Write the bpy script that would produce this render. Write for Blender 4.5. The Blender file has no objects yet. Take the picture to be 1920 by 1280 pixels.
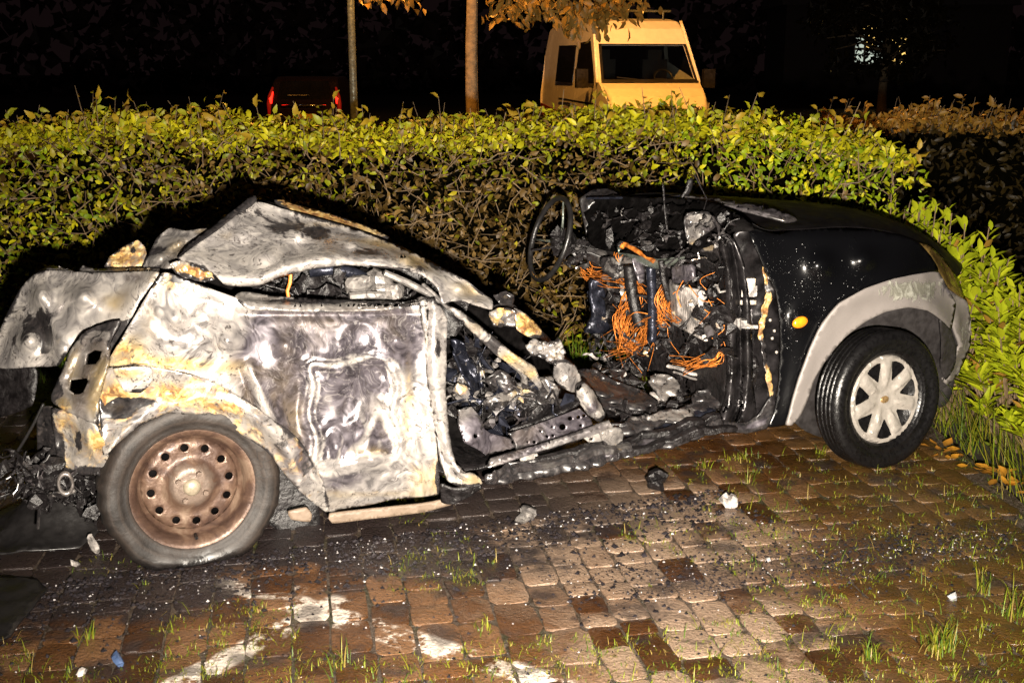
import bpy, bmesh, math, random
import numpy as np
from mathutils import Vector, Matrix, noise
from mathutils.geometry import delaunay_2d_cdt

R = math.radians
random.seed(7)
rng = np.random.default_rng(7)
scene = bpy.context.scene
COL = scene.collection

# ------------------------------------------------------------------ camera
CAM_H, PITCH, FPX = 1.6, R(13.2), 2176.0
cam_d = bpy.data.cameras.new('camera')
cam_d.sensor_width = 36.0
cam_d.lens = 36.0 * FPX / 1920.0
cam_d.clip_start, cam_d.clip_end = 0.05, 600.0
cam = bpy.data.objects.new('camera', cam_d)
COL.objects.link(cam)
cam.location = (0, 0, CAM_H)
cam.rotation_euler = (R(90) - PITCH, 0, 0)
scene.camera = cam

# ------------------------------------------------------------------ night sky, moon, camera flash, exposure
world = bpy.data.worlds.new('World')
scene.world = world
world.use_nodes = True
wn = world.node_tree.nodes
wn['Background'].inputs['Color'].default_value = (0.62, 0.34, 0.36, 1)
wn['Background'].inputs['Strength'].default_value = 0.006

moon_d = bpy.data.lights.new('sun', 'SUN')
moon_d.energy = 0.01
moon_d.angle = R(0.5)
moon_d.color = (1.0, 0.93, 0.85)
moon = bpy.data.objects.new('sun', moon_d)
COL.objects.link(moon)
moon.rotation_euler = (R(45), 0, R(-30))

flash_d = bpy.data.lights.new('flash', 'SPOT')
flash_d.energy = 3000.0
flash_d.color = (1.0, 0.90, 0.77)
flash_d.shadow_soft_size = 0.035
flash_d.spot_size = R(88)
flash_d.spot_blend = 1.0
flash = bpy.data.objects.new('flash', flash_d)
COL.objects.link(flash)
flash.location = (0.09, 0.0, 1.37)
flash.rotation_euler = (R(90) - R(3.0), 0, R(-3.0))

scene.view_settings.view_transform = 'Standard'
scene.view_settings.look = 'None'
scene.view_settings.gamma = 1.0
scene.view_settings.exposure = 0.4
scene.view_settings.use_curve_mapping = False
scene.cycles.use_denoising = True
scene.cycles.max_bounces = 6
scene.cycles.diffuse_bounces = 3
scene.cycles.glossy_bounces = 3
scene.cycles.transparent_max_bounces = 8
scene.cycles.caustics_reflective = False
scene.cycles.caustics_refractive = False

# ------------------------------------------------------------------ measuring helpers
C0 = np.array([0, 0, CAM_H])
FW = np.array([0, math.cos(PITCH), -math.sin(PITCH)])
UPV = np.array([0, math.sin(PITCH), math.cos(PITCH)])
RT = np.array([1.0, 0, 0])

def ray(px, py):
    return RT * (px - 960) / FPX + UPV * (640 - py) / FPX + FW

def ground(px, py, z=0.0):
    d = ray(px, py)
    return C0 + d * ((z - CAM_H) / d[2])

def at(px, py, Y):
    d = ray(px, py)
    return C0 + d * (Y / d[1])

WR = ground(372, 1066)                       # rear wheel on the setts
WF = ground(1650, 884)                       # front wheel on the setts
CU = WF - WR
CU[2] = 0
BASE_LEN = float(np.linalg.norm(CU))
CU = CU / BASE_LEN                           # along the car, tail to nose
CV = np.array([-CU[1], CU[0], 0.0])          # across the car, away from the viewer
CW = np.array([0, 0, 1.0])
ROOT = (WR + WF) / 2 + CV * 0.75

def car(px, py, v):
    """point on the car at depth v behind its near side"""
    d = ray(px, py)
    t = float((WR + CV * v - C0) @ CV) / float(d @ CV)
    return C0 + d * t

def car_np(P, v):
    D = (P[:, 0:1] - 960) / FPX * RT + (640 - P[:, 1:2]) / FPX * UPV + FW
    num = (WR - C0) @ CV + v
    t = num / (D @ CV)
    return C0 + D * t[:, None]

# ------------------------------------------------------------------ object helpers
def link(name, me, mat=None, parent=None, loc=None, kind=None, smooth=None):
    o = bpy.data.objects.new(name, me)
    COL.objects.link(o)
    if mat is not None:
        for m in (mat if isinstance(mat, (list, tuple)) else [mat]):
            me.materials.append(m)
    if parent is not None:
        o.parent = parent
    if loc is not None:
        o.location = loc
    if kind:
        o['kind'] = kind
    if smooth is not None:
        me.polygons.foreach_set('use_smooth', [smooth] * len(me.polygons))
    return o

def tag(o, label, cat, group=None):
    o['label'] = label
    o['category'] = cat
    if group:
        o['group'] = group
    return o

def empty(name, loc, label, cat, group=None, rz=0.0):
    o = bpy.data.objects.new(name, None)
    COL.objects.link(o)
    o.location = loc
    o.rotation_euler = (0, 0, rz)
    o.empty_display_size = 0.1
    return tag(o, label, cat, group)

def mesh_np(name, V, F):
    """V (n,3) array, F list of polygons or (m,k) array"""
    me = bpy.data.meshes.new(name)
    V = np.asarray(V, dtype=np.float32)
    if isinstance(F, np.ndarray):
        m, k = F.shape
        me.vertices.add(len(V))
        me.vertices.foreach_set('co', V.ravel())
        me.loops.add(m * k)
        me.loops.foreach_set('vertex_index', F.ravel().astype(np.int32))
        me.polygons.add(m)
        me.polygons.foreach_set('loop_start', (np.arange(m) * k).astype(np.int32))
        me.polygons.foreach_set('loop_total', np.full(m, k, dtype=np.int32))
        me.update(calc_edges=True)
    else:
        me.from_pydata(V.tolist(), [], F)
        me.update()
    return me

def set_col(me, name, arr):
    a = me.color_attributes.new(name, 'FLOAT_COLOR', 'POINT')
    arr = np.asarray(arr, dtype=np.float32)
    if arr.shape[1] == 3:
        arr = np.hstack([arr, np.ones((len(arr), 1), dtype=np.float32)])
    a.data.foreach_set('color', arr.ravel())

def solid(o, t, bev=0.0):
    m = o.modifiers.new('thickness', 'SOLIDIFY')
    m.thickness = t
    m.offset = 0.0
    return o

def nz(p, s, o=0.0):
    return noise.noise(Vector((p[0] * s + o, p[1] * s - o * 0.7, p[2] * s + o * 1.3)))

class MB:
    """collects boxes, tubes and prisms into one mesh"""
    def __init__(self):
        self.v, self.f = [], []
    def add(self, vs, fs):
        b = len(self.v)
        self.v += [tuple(map(float, p)) for p in vs]
        self.f += [tuple(i + b for i in q) for q in fs]
    def box(self, c, s, M=None):
        vs = []
        for x, y, z in ((-1, -1, -1), (1, -1, -1), (1, 1, -1), (-1, 1, -1), (-1, -1, 1), (1, -1, 1), (1, 1, 1), (-1, 1, 1)):
            p = Vector((x * s[0] / 2, y * s[1] / 2, z * s[2] / 2))
            if M is not None:
                p = M @ p
            vs.append(p + Vector(c))
        self.add(vs, [(0, 3, 2, 1), (4, 5, 6, 7), (0, 1, 5, 4), (1, 2, 6, 5), (2, 3, 7, 6), (3, 0, 4, 7)])
    def tube(self, pts, r, n=8, caps=True, squash=1.0, twist=0.0):
        pts = [Vector(p) for p in pts]
        k = len(pts)
        rs = r if isinstance(r, (list, tuple)) else [r] * k
        ref = None
        rings = []
        for i, p in enumerate(pts):
            t = (pts[min(i + 1, k - 1)] - pts[max(i - 1, 0)])
            t = t.normalized() if t.length > 1e-9 else Vector((0, 0, 1))
            if ref is None:
                ref = t.cross(Vector((0, 0, 1)))
                if ref.length < 0.1:
                    ref = t.cross(Vector((1, 0, 0)))
                ref.normalize()
            ref = (ref - t * ref.dot(t)).normalized()
            b = t.cross(ref)
            ring = []
            for j in range(n):
                a = 2 * math.pi * (j + 0.5) / n + twist * i
                ring.append(p + ref * (math.cos(a) * rs[i]) + b * (math.sin(a) * rs[i] * squash))
            rings.append(ring)
        vs = [q for ring in rings for q in ring]
        fs = []
        for i in range(k - 1):
            for j in range(n):
                j2 = (j + 1) % n
                fs.append((i * n + j, i * n + j2, (i + 1) * n + j2, (i + 1) * n + j))
        if caps:
            fs.append(tuple(range(n - 1, -1, -1)))
            fs.append(tuple((k - 1) * n + j for j in range(n)))
        self.add(vs, fs)
    def lathe(self, prof, n=32, M=None, closed=False):
        """prof: (r, y) pairs turned about the local Y axis"""
        k = len(prof)
        vs = []
        for j in range(n):
            a = 2 * math.pi * j / n
            for r, y in prof:
                p = Vector((r * math.cos(a), y, r * math.sin(a)))
                vs.append(M @ p if M is not None else p)
        fs = []
        for j in range(n):
            j2 = (j + 1) % n
            for i in range(k if closed else k - 1):
                i2 = (i + 1) % k
                fs.append((j * k + i, j * k + i2, j2 * k + i2, j2 * k + i))
        self.add(vs, fs)
    def sphere(self, c, s, n=12, m=8):
        vs = [(c[0], c[1], c[2] + s[2])]
        for i in range(1, m):
            for j in range(n):
                a, b = math.pi * i / m, 2 * math.pi * j / n
                vs.append((c[0] + s[0] * math.sin(a) * math.cos(b), c[1] + s[1] * math.sin(a) * math.sin(b), c[2] + s[2] * math.cos(a)))
        vs.append((c[0], c[1], c[2] - s[2]))
        fs = [(0, 1 + j, 1 + (j + 1) % n) for j in range(n)]
        for i in range(m - 2):
            for j in range(n):
                a = 1 + i * n + j
                b = 1 + i * n + (j + 1) % n
                fs.append((a, a + n, b + n, b))
        e = len(vs) - 1
        fs += [(e, 1 + (m - 2) * n + (j + 1) % n, 1 + (m - 2) * n + j) for j in range(n)]
        self.add(vs, fs)
    def build(self, name, mat, parent=None, loc=None, off=None, kind=None, smooth=False):
        V = np.array(self.v)
        if off is not None:
            V = V - np.asarray(off)
        me = bpy.data.meshes.new(name)
        me.from_pydata(V.tolist(), [], self.f)
        me.update()
        return link(name, me, mat, parent, loc, kind, smooth)

def catmull(pts, step):
    pts = [np.asarray(p, dtype=float) for p in pts]
    n = len(pts)
    out = []
    for i in range(n):
        p0, p1, p2, p3 = pts[(i - 1) % n], pts[i], pts[(i + 1) % n], pts[(i + 2) % n]
        k = max(1, int(np.linalg.norm((p2 - p1)[:2]) / step))
        for j in range(k):
            t = j / k
            c = 0.5 * (2 * p1 + (p2 - p0) * t + (2 * p0 - 5 * p1 + 4 * p2 - p3) * t * t + (3 * p1 - p0 - 3 * p2 + p3) * t ** 3)
            l = p1 + (p2 - p1) * t
            out.append(0.45 * c + 0.55 * l)
    return out

def curve3(pts, k=6):
    pts = [np.asarray(p, dtype=float) for p in pts]
    n = len(pts)
    out = []
    for i in range(n - 1):
        p0, p1, p2, p3 = pts[max(i - 1, 0)], pts[i], pts[i + 1], pts[min(i + 2, n - 1)]
        for j in range(k):
            t = j / k
            out.append(0.5 * (2 * p1 + (p2 - p0) * t + (2 * p0 - 5 * p1 + 4 * p2 - p3) * t * t + (3 * p1 - p0 - 3 * p2 + p3) * t ** 3))
    out.append(pts[-1])
    return out

def in_poly(P, poly):
    x, y = P[:, 0], P[:, 1]
    c = np.zeros(len(P), dtype=bool)
    n = len(poly)
    j = n - 1
    for i in range(n):
        xi, yi, xj, yj = poly[i][0], poly[i][1], poly[j][0], poly[j][1]
        hit = ((yi > y) != (yj > y)) & (x < (xj - xi) * (y - yi) / (yj - yi + 1e-12) + xi)
        c ^= hit
        j = i
    return c

def blob(P, specs):
    """gaussian patches (x, y, rx, ry, strength) summed"""
    s = np.zeros(len(P))
    for x, y, rx, ry, a in specs:
        s += a * np.exp(-((P[:, 0] - x) / rx) ** 2 - ((P[:, 1] - y) / ry) ** 2)
    return np.clip(s, 0, 1)

def triangulate(outer, holes, step, jitter=0.25):
    """2D triangulation of an outline with holes and a grid of inner points"""
    O = np.array([p[:2] for p in outer])
    x0, y0 = O.min(0)
    x1, y1 = O.max(0)
    gx, gy = np.meshgrid(np.arange(x0 + step / 2, x1, step), np.arange(y0 + step / 2, y1, step))
    gx[1::2] += step / 2
    G = np.stack([gx.ravel(), gy.ravel()], 1)
    G += rng.uniform(-jitter, jitter, G.shape) * step
    keep = in_poly(G, outer)
    for h in holes:
        keep &= ~in_poly(G, h)
    d = np.min(np.linalg.norm(G[:, None, :] - O[None, :, :], axis=2), axis=1) if len(G) else np.array([])
    keep &= d > step * 0.45
    for h in holes:
        H = np.array([p[:2] for p in h])
        keep &= np.min(np.linalg.norm(G[:, None, :] - H[None, :, :], axis=2), axis=1) > step * 0.4
    G = G[keep]
    verts = [Vector(p) for p in O]
    edges = [(i, (i + 1) % len(O)) for i in range(len(O))]
    for h in holes:
        b = len(verts)
        verts += [Vector(p[:2]) for p in h]
        edges += [(b + i, b + (i + 1) % len(h)) for i in range(len(h))]
    verts += [Vector(p) for p in G]
    ov, oe, of, _, _, _ = delaunay_2d_cdt(verts, edges, [], 0, 1e-4)
    P = np.array([(p.x, p.y) for p in ov])
    T = np.array([f for f in of if len(f) == 3])
    cen = P[T].mean(1)
    k = in_poly(cen, outer)
    for h in holes:
        k &= ~in_poly(cen, h)
    T = T[k]
    used = np.unique(T)
    mp = -np.ones(len(P), dtype=int)
    mp[used] = np.arange(len(used))
    return P[used], mp[T]

def panel(name, pts, mat, parent, step=9.0, ctrl=(), holes=(), dent=None, crumple=0.0, freq=7.0, seed=0.0,
          rust=(), soot=(), grey=(), greyfn=None, thick=0.004, label=None, sharp=False, flat=False, vfun=None, crease=0.0):
    """a sheet of bodywork with a ragged outline, dents and its own burn stains"""
    if sharp:
        outer = []
        n = len(pts)
        for i in range(n):
            a, b = np.array(pts[i], float), np.array(pts[(i + 1) % n], float)
            k = max(1, int(np.linalg.norm((b - a)[:2]) / step))
            outer += [a + (b - a) * j / k for j in range(k)]
    else:
        outer = catmull(pts, step)
    P, T = triangulate(outer, holes, step)
    if vfun is not None:
        v = vfun(P[:, 0], P[:, 1]).astype(float)
    else:
        K = np.array([list(p) for p in outer] + [list(c) for c in ctrl for _ in range(3)])
        D2 = ((P[:, None, :] - K[None, :, :2]) ** 2).sum(2) + 4.0
        W = 1.0 / D2 ** 1.25
        v = (W * K[None, :, 2]).sum(1) / W.sum(1)
    if dent is not None:
        v = v + dent(P[:, 0], P[:, 1])
    X = car_np(P, v)
    if crumple:
        d = np.array([nz(p, freq, seed) + 0.5 * nz(p, freq * 2.3, seed + 5) + 0.22 * nz(p, freq * 5.1, seed + 9) for p in X])
        if crease:
            d2 = np.array([abs(nz(p, freq * 1.3, seed + 3)) for p in X])
            d = d - crease * d2
        X = X + (d * crumple)[:, None] * CV[None, :]
    e1 = X[T[:, 1]] - X[T[:, 0]]
    e2 = X[T[:, 2]] - X[T[:, 0]]
    nrm = np.cross(e1, e2)
    flip = (nrm @ -CV) < 0
    T[flip] = T[flip][:, ::-1]
    me = mesh_np(name, X - ROOT, T)
    edge_k = np.array([q[:2] for q in outer])
    ed = np.min(np.linalg.norm(P[:, None, :] - edge_k[None], axis=2), axis=1)
    st = np.stack([blob(P, rust), blob(P, soot), blob(P, grey)], 1)
    st[:, 1] = np.clip(st[:, 1] + .34 * np.exp(-(ed / 6.0) ** 2), 0, 1)
    if greyfn is not None:
        st[:, 2] = np.clip(st[:, 2] + greyfn(P[:, 0], P[:, 1]), 0, 1)
    set_col(me, 'stain', st)
    o = link(name, me, mat, parent, smooth=not flat)
    if thick:
        solid(o, thick)
    if label:
        o['label'] = label
    return o

# ------------------------------------------------------------------ materials
class NT:
    def __init__(self, name):
        self.m = bpy.data.materials.new(name)
        self.m.use_nodes = True
        self.t = self.m.node_tree
        self.b = self.t.nodes['Principled BSDF']
    def n(self, kind, **kw):
        x = self.t.nodes.new(kind)
        for k, v in kw.items():
            setattr(x, k, v)
        return x
    def put(self, sock, val):
        if isinstance(val, bpy.types.NodeSocket):
            self.t.links.new(val, sock)
        else:
            if isinstance(val, tuple) and len(val) == 3 and sock.type == 'RGBA':
                val = (*val, 1)
            sock.default_value = val
    def math(self, op, a, b=0.0, c=None, clamp=False):
        x = self.n('ShaderNodeMath', operation=op)
        x.use_clamp = clamp
        self.put(x.inputs[0], a)
        self.put(x.inputs[1], b)
        if c is not None:
            self.put(x.inputs[2], c)
        return x.outputs[0]
    def vmath(self, op, a, b):
        x = self.n('ShaderNodeVectorMath', operation=op)
        self.put(x.inputs[0], a)
        self.put(x.inputs[1], b)
        return x.outputs['Value' if op in ('DOT_PRODUCT', 'LENGTH', 'DISTANCE') else 'Vector']
    def noise(self, vec, scale, detail=4.0, rough=0.55, dist=0.0, col=False):
        x = self.n('ShaderNodeTexNoise')
        if vec is not None:
            self.put(x.inputs['Vector'], vec)
        x.inputs['Scale'].default_value = scale
        x.inputs['Detail'].default_value = detail
        x.inputs['Roughness'].default_value = rough
        x.inputs['Distortion'].default_value = dist
        return x.outputs['Color' if col else 'Fac']
    def voronoi(self, vec, scale, feature='F1', rnd=1.0):
        x = self.n('ShaderNodeTexVoronoi', feature=feature)
        self.put(x.inputs['Vector'], vec)
        x.inputs['Scale'].default_value = scale
        x.inputs['Randomness'].default_value = rnd
        return x.outputs['Distance']
    def smooth(self, v, lo, hi, a=0.0, b=1.0):
        x = self.n('ShaderNodeMapRange', interpolation_type='SMOOTHSTEP')
        self.put(x.inputs[0], v)
        self.put(x.inputs[1], lo)
        self.put(x.inputs[2], hi)
        self.put(x.inputs[3], a)
        self.put(x.inputs[4], b)
        return x.outputs[0]
    def mix(self, f, a, b):
        x = self.n('ShaderNodeMix', data_type='RGBA')
        self.put(x.inputs[0], f)
        self.put(x.inputs[6], a)
        self.put(x.inputs[7], b)
        return x.outputs[2]
    def ramp(self, f, stops):
        x = self.n('ShaderNodeValToRGB')
        r = x.color_ramp
        while len(r.elements) < len(stops):
            r.elements.new(0.5)
        for e, (p, c) in zip(r.elements, stops):
            e.position = p
            e.color = (*c, 1)
        self.put(x.inputs[0], f)
        return x.outputs[0]
    def bump(self, h, strength, dist, normal=None):
        x = self.n('ShaderNodeBump')
        x.inputs['Strength'].default_value = strength
        x.inputs['Distance'].default_value = dist
        self.put(x.inputs['Height'], h)
        if normal is not None:
            self.put(x.inputs['Normal'], normal)
        return x.outputs[0]
    def set(self, **kw):
        for k, v in kw.items():
            self.put(self.b.inputs[k.replace('_', ' ')], v)
        return self
    def obj(self):
        return self.n('ShaderNodeTexCoord').outputs['Object']
    def pos(self):
        return self.n('ShaderNodeNewGeometry').outputs['Position']
    def attr(self, name):
        return self.n('ShaderNodeAttribute', attribute_name=name)
    def sep(self, v):
        x = self.n('ShaderNodeSeparateXYZ')
        self.put(x.inputs[0], v)
        return x.outputs

def plain(name, col, rough=0.5, metal=0.0, bump=0.0, scale=30.0, var=0.25, **kw):
    m = NT(name)
    p = m.obj()
    n = m.noise(p, scale, 5.0, 0.6)
    n2 = m.noise(p, scale * 0.17, 3.0)
    f = m.smooth(m.math('ADD', m.math('MULTIPLY', n, 0.6), m.math('MULTIPLY', n2, 0.4)), 0.35, 0.65)
    lo = tuple(c * (1 - var) for c in col)
    hi = tuple(min(1, c * (1 + var)) for c in col)
    m.set(Base_Color=m.mix(f, lo, hi), Roughness=m.smooth(n, 0.3, 0.7, rough * 0.8, min(1, rough * 1.25)), Metallic=metal)
    if bump:
        m.set(Normal=m.bump(n, bump, 0.01))
    for k, v in kw.items():
        m.put(m.b.inputs[k.replace('_', ' ')], v)
    return m.m

def burnt_metal(name, ash=1.0, sootbias=0.0, greybias=0.0, rustbias=0.0, metal=0.45):
    m = NT(name)
    p = m.obj()
    st = m.sep(m.attr('stain').outputs['Color'])
    warp = m.noise(p, 4.5, 3.0, 0.5, 0.8, col=True)
    wv = m.n('ShaderNodeVectorMath', operation='MULTIPLY_ADD')
    m.put(wv.inputs[0], warp)
    wv.inputs[1].default_value = (0.16, 0.16, 0.16)
    m.put(wv.inputs[2], p)
    wp = wv.outputs[0]
    a = m.noise(wp, 3.6, 4.0, 0.5, 0.5)
    fine = m.noise(wp, 55.0, 4.0, 0.6, 0.3)
    swirl = m.noise(wp, 11.0, 2.5, 0.5, 2.6)
    g = m.smooth(m.math('ADD', m.math('ADD', m.math('MULTIPLY', st[2], 0.85), greybias), m.math('MULTIPLY', m.math('SUBTRACT', a, 0.5), 1.7)), 0.10, 0.50)
    white = m.ramp(m.math('ADD', m.math('MULTIPLY', a, 0.5), m.math('MULTIPLY', swirl, 0.5)), [(0.30, (0.12 * ash, 0.112 * ash, 0.112 * ash)), (0.44, (0.29 * ash, 0.27 * ash, 0.26 * ash)), (0.58, (0.50 * ash, 0.465 * ash, 0.43 * ash)), (0.7, (0.34 * ash, 0.31 * ash, 0.285 * ash))])
    grey = m.ramp(m.math('ADD', m.math('MULTIPLY', fine, 0.3), m.math('MULTIPLY', swirl, 0.7)), [(0.35, (0.034, 0.030, 0.036)), (0.5, (0.072, 0.063, 0.074)), (0.66, (0.125, 0.112, 0.128))])
    base = m.mix(g, white, grey)
    base = m.mix(m.math('MULTIPLY', m.smooth(m.math('ADD', m.math('MULTIPLY', st[0], 0.8), m.math('MULTIPLY', m.math('SUBTRACT', a, 0.5), 0.8)), 0.0, 0.5), 0.75), base, m.mix(swirl, (0.30 * ash, 0.20 * ash, 0.07 * ash), (0.56 * ash, 0.44 * ash, 0.24 * ash)))
    # flow lines left by running, boiling paint
    fl_ = m.math('ABSOLUTE', m.math('SUBTRACT', m.math('FRACT', m.math('MULTIPLY', m.noise(wp, 6.0, 3.0, 0.5, 1.6), 13.0), 0.0), 0.5))
    ln = m.math('MULTIPLY', m.smooth(fl_, 0.36, 0.47), m.smooth(m.noise(p, 4.0, 4.0, 0.6), 0.43, 0.54))
    ln = m.math('MULTIPLY', m.math('MULTIPLY', ln, m.math('SUBTRACT', 1.0, m.math('MULTIPLY', g, 0.7))), m.smooth(fine, 0.38, 0.55))
    base = m.mix(m.math('MULTIPLY', ln, 0.9), base, m.mix(g, (0.075, 0.065, 0.062), (0.55 * ash, 0.52 * ash, 0.5 * ash)))
    # rust: ochre to dark brown
    r1 = m.noise(wp, 13.0, 8.0, 0.65, 0.5)
    r2 = m.noise(p, 31.0, 5.0, 0.6, 1.0)
    rc = m.ramp(m.math('ADD', m.math('MULTIPLY', r2, 0.6), m.math('MULTIPLY', r1, 0.4)), [(0.36, (0.06, 0.024, 0.012)), (0.45, (0.20, 0.085, 0.024)), (0.52, (0.40, 0.25, 0.075)), (0.60, (0.56, 0.43, 0.22)), (0.7, (0.50, 0.33, 0.10))])
    rm = m.smooth(m.math('ADD', m.math('ADD', m.math('MULTIPLY', st[0], 0.62), rustbias), m.math('MULTIPLY', m.math('SUBTRACT', r1, 0.5), 1.5)), 0.24, 0.56)
    c = m.mix(m.math('MULTIPLY', rm, 0.9), base, rc)
    # soot
    sn = m.noise(wp, 10.0, 9.0, 0.68, 0.4)
    sm = m.smooth(m.math('ADD', m.math('ADD', m.math('MULTIPLY', st[1], 1.05), sootbias), m.math('MULTIPLY', m.math('SUBTRACT', sn, 0.5), 1.5)), 0.33, 0.47)
    c = m.mix(sm, c, m.ramp(fine, [(0.3, (0.006, 0.006, 0.007)), (0.7, (0.032, 0.028, 0.028))]))
    # pits and flakes
    pit = m.smooth(m.noise(wp, 62.0, 4.0, 0.6), 0.58, 0.66)
    pit = m.math('MULTIPLY', pit, m.smooth(m.noise(p, 3.0, 2.0), 0.40, 0.55))
    c = m.mix(m.math('MULTIPLY', pit, 0.85), c, (0.05, 0.042, 0.04))
    h = m.math('ADD', m.math('MULTIPLY', swirl, 0.7), m.math('ADD', m.math('MULTIPLY', fine, 0.18), m.math('MULTIPLY', a, 0.6)))
    m.set(Base_Color=c, Metallic=m.math('MULTIPLY', m.math('SUBTRACT', 1.0, m.math('MAXIMUM', rm, sm)), metal),
          Roughness=m.smooth(swirl, 0.3, 0.7, 0.24, 0.48), Normal=m.bump(h, 0.07, 0.02))
    m.put(m.b.inputs['Specular IOR Level'], 0.6)
    return m.m

M = {}
M['burnt'] = burnt_metal('burnt_steel')
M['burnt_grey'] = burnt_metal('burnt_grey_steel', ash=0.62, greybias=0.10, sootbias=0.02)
M['burnt_dark'] = burnt_metal('sooty_steel', ash=0.22, greybias=0.2, sootbias=0.46)
M['burnt_rust'] = burnt_metal('rusting_steel', ash=0.85, rustbias=0.28, sootbias=0.06)
M['char'] = plain('charred_plastic', (0.0075, 0.0062, 0.0066), 0.42, 0.0, 0.9, 38.0, 0.6)
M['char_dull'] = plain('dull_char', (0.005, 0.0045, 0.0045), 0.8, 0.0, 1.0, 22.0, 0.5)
M['char_blue'] = plain('blued_steel', (0.022, 0.024, 0.036), 0.30, 0.6, 0.5, 26.0, 0.5)
M['pale_ash'] = plain('pale_ash', (0.34, 0.31, 0.29), 0.6, 0.1, 0.9, 24.0, 0.75)
M['tan'] = plain('scorched_sill_paint', (0.17, 0.125, 0.09), 0.5, 0.0, 0.2, 30.0, 0.15)
M['copper'] = plain('bare_copper', (0.66, 0.18, 0.03), 0.45, 0.25, 0.2, 28.0, 0.8)
M['rubber'] = plain('wet_tyre_rubber', (0.0045, 0.0042, 0.0045), 0.30, 0.0, 0.25, 60.0, 0.3)
M['steel_tube'] = plain('grey_steel_tube', (0.17, 0.19, 0.165), 0.32, 0.6, 0.3, 40.0, 0.3)
M['cap_silver'] = plain('silver_wheel_cover', (0.40, 0.365, 0.325), 0.33, 0.35, 0.12, 60.0, 0.1)
M['black_plastic'] = plain('black_plastic', (0.013, 0.012, 0.012), 0.34, 0.0, 0.3, 25.0, 0.3)
M['dark_liner'] = plain('grey_wheel_liner', (0.022, 0.019, 0.019), 0.6, 0.0, 0.3, 25.0, 0.3)
M['rim_cap'] = plain('pale_hub_cap', (0.26, 0.22, 0.16), 0.4, 0.2, 0.2, 40.0, 0.2)

def make_burnt_rubber():
    m = NT('burnt_tyre')
    p = m.obj()
    n = m.noise(p, 7.0, 7.0, 0.6, 0.5)
    n2 = m.noise(p, 40.0, 5.0, 0.6)
    wet = m.smooth(m.math('ADD', m.sep(p)[2], m.math('MULTIPLY', n, 0.10)), -0.20, -0.15, 1.0, 0.0)
    c = m.mix(m.smooth(n, 0.38, 0.6), (0.007, 0.0048, 0.0038), (0.019, 0.013, 0.0098))
    c = m.mix(m.math('MULTIPLY', m.smooth(n2, 0.55, 0.7), 0.4), c, (0.012, 0.010, 0.009))
    s_ = m.sep(p)
    r_ = m.math('SQRT', m.math('ADD', m.math('MULTIPLY', s_[0], s_[0]), m.math('MULTIPLY', s_[2], s_[2])))
    ring = m.smooth(m.math('SINE', m.math('ADD', m.math('MULTIPLY', r_, 210.0), m.math('MULTIPLY', n, 5.0)), 0.0), 0.2, 1.0)
    c = m.mix(m.math('MULTIPLY', ring, 0.45), c, (0.030, 0.021, 0.016))
    crack = m.smooth(m.voronoi(p, 26.0, 'DISTANCE_TO_EDGE'), 0.0, 0.06, 1.0, 0.0)
    c = m.mix(m.math('MULTIPLY', m.math('MULTIPLY', crack, m.smooth(n, 0.5, 0.6)), 0.8), c, (0.006, 0.005, 0.005))
    c = m.mix(wet, c, (0.008, 0.007, 0.007))
    m.set(Base_Color=c, Roughness=m.math('SUBTRACT', 0.62, m.math('MULTIPLY', wet, 0.42)), Normal=m.bump(m.math('ADD', n, m.math('MULTIPLY', n2, 0.3)), 0.5, 0.012))
    return m.m
M['burnt_rubber'] = make_burnt_rubber()

def make_rim():
    m = NT('rusted_wheel_steel')
    p = m.obj()
    n = m.noise(p, 9.0, 8.0, 0.62, 0.8)
    n2 = m.noise(p, 45.0, 5.0, 0.6)
    s = m.sep(p)
    rr = m.math('SQRT', m.math('ADD', m.math('MULTIPLY', s[0], s[0]), m.math('MULTIPLY', s[2], s[2])))
    c = m.ramp(n, [(0.32, (0.038, 0.021, 0.016)), (0.45, (0.075, 0.044, 0.032)), (0.55, (0.12, 0.073, 0.050)), (0.68, (0.20, 0.14, 0.10))])
    grey = m.smooth(m.math('ADD', rr, m.math('MULTIPLY', m.math('SUBTRACT', n, 0.5), 0.10)), 0.062, 0.078, 1.0, 0.0)
    c = m.mix(m.math('MULTIPLY', grey, 0.75), c, m.mix(n2, (0.09, 0.07, 0.065), (0.20, 0.15, 0.11)))
    c = m.mix(m.math('MULTIPLY', m.smooth(n2, 0.58, 0.7), 0.5), c, (0.09, 0.045, 0.03))
    m.set(Base_Color=c, Metallic=0.35, Roughness=m.smooth(n2, 0.3, 0.7, 0.34, 0.55), Normal=m.bump(m.math('ADD', n2, n), 0.25, 0.01))
    return m.m
M['rim'] = make_rim()

def make_paint():
    m = NT('wet_black_paint')
    p = m.obj()
    v = m.voronoi(p, 110.0)
    drop = m.smooth(v, 0.10, 0.26, 1.0, 0.0)
    lot = m.smooth(m.noise(p, 5.0, 3.0), 0.40, 0.62)
    drop = m.math('MULTIPLY', drop, lot)
    d2 = m.math('MULTIPLY', m.smooth(m.voronoi(p, 37.0), 0.08, 0.2, 1.0, 0.0), lot)
    n = m.noise(p, 2.2, 3.0)
    m.set(Base_Color=m.mix(n, (0.0014, 0.0015, 0.0019), (0.0024, 0.0024, 0.003)), Roughness=0.28, Metallic=0.0,
          Normal=m.bump(m.math('ADD', m.math('MULTIPLY', drop, 0.5), m.math('ADD', d2, m.math('MULTIPLY', n, 0.6))), 0.6, 0.006))
    m.put(m.b.inputs['Specular IOR Level'], 0.32)
    m.put(m.b.inputs['Coat Weight'], 0.12)
    m.put(m.b.inputs['Coat Roughness'], 0.06)
    return m.m
M['paint'] = make_paint()
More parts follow.
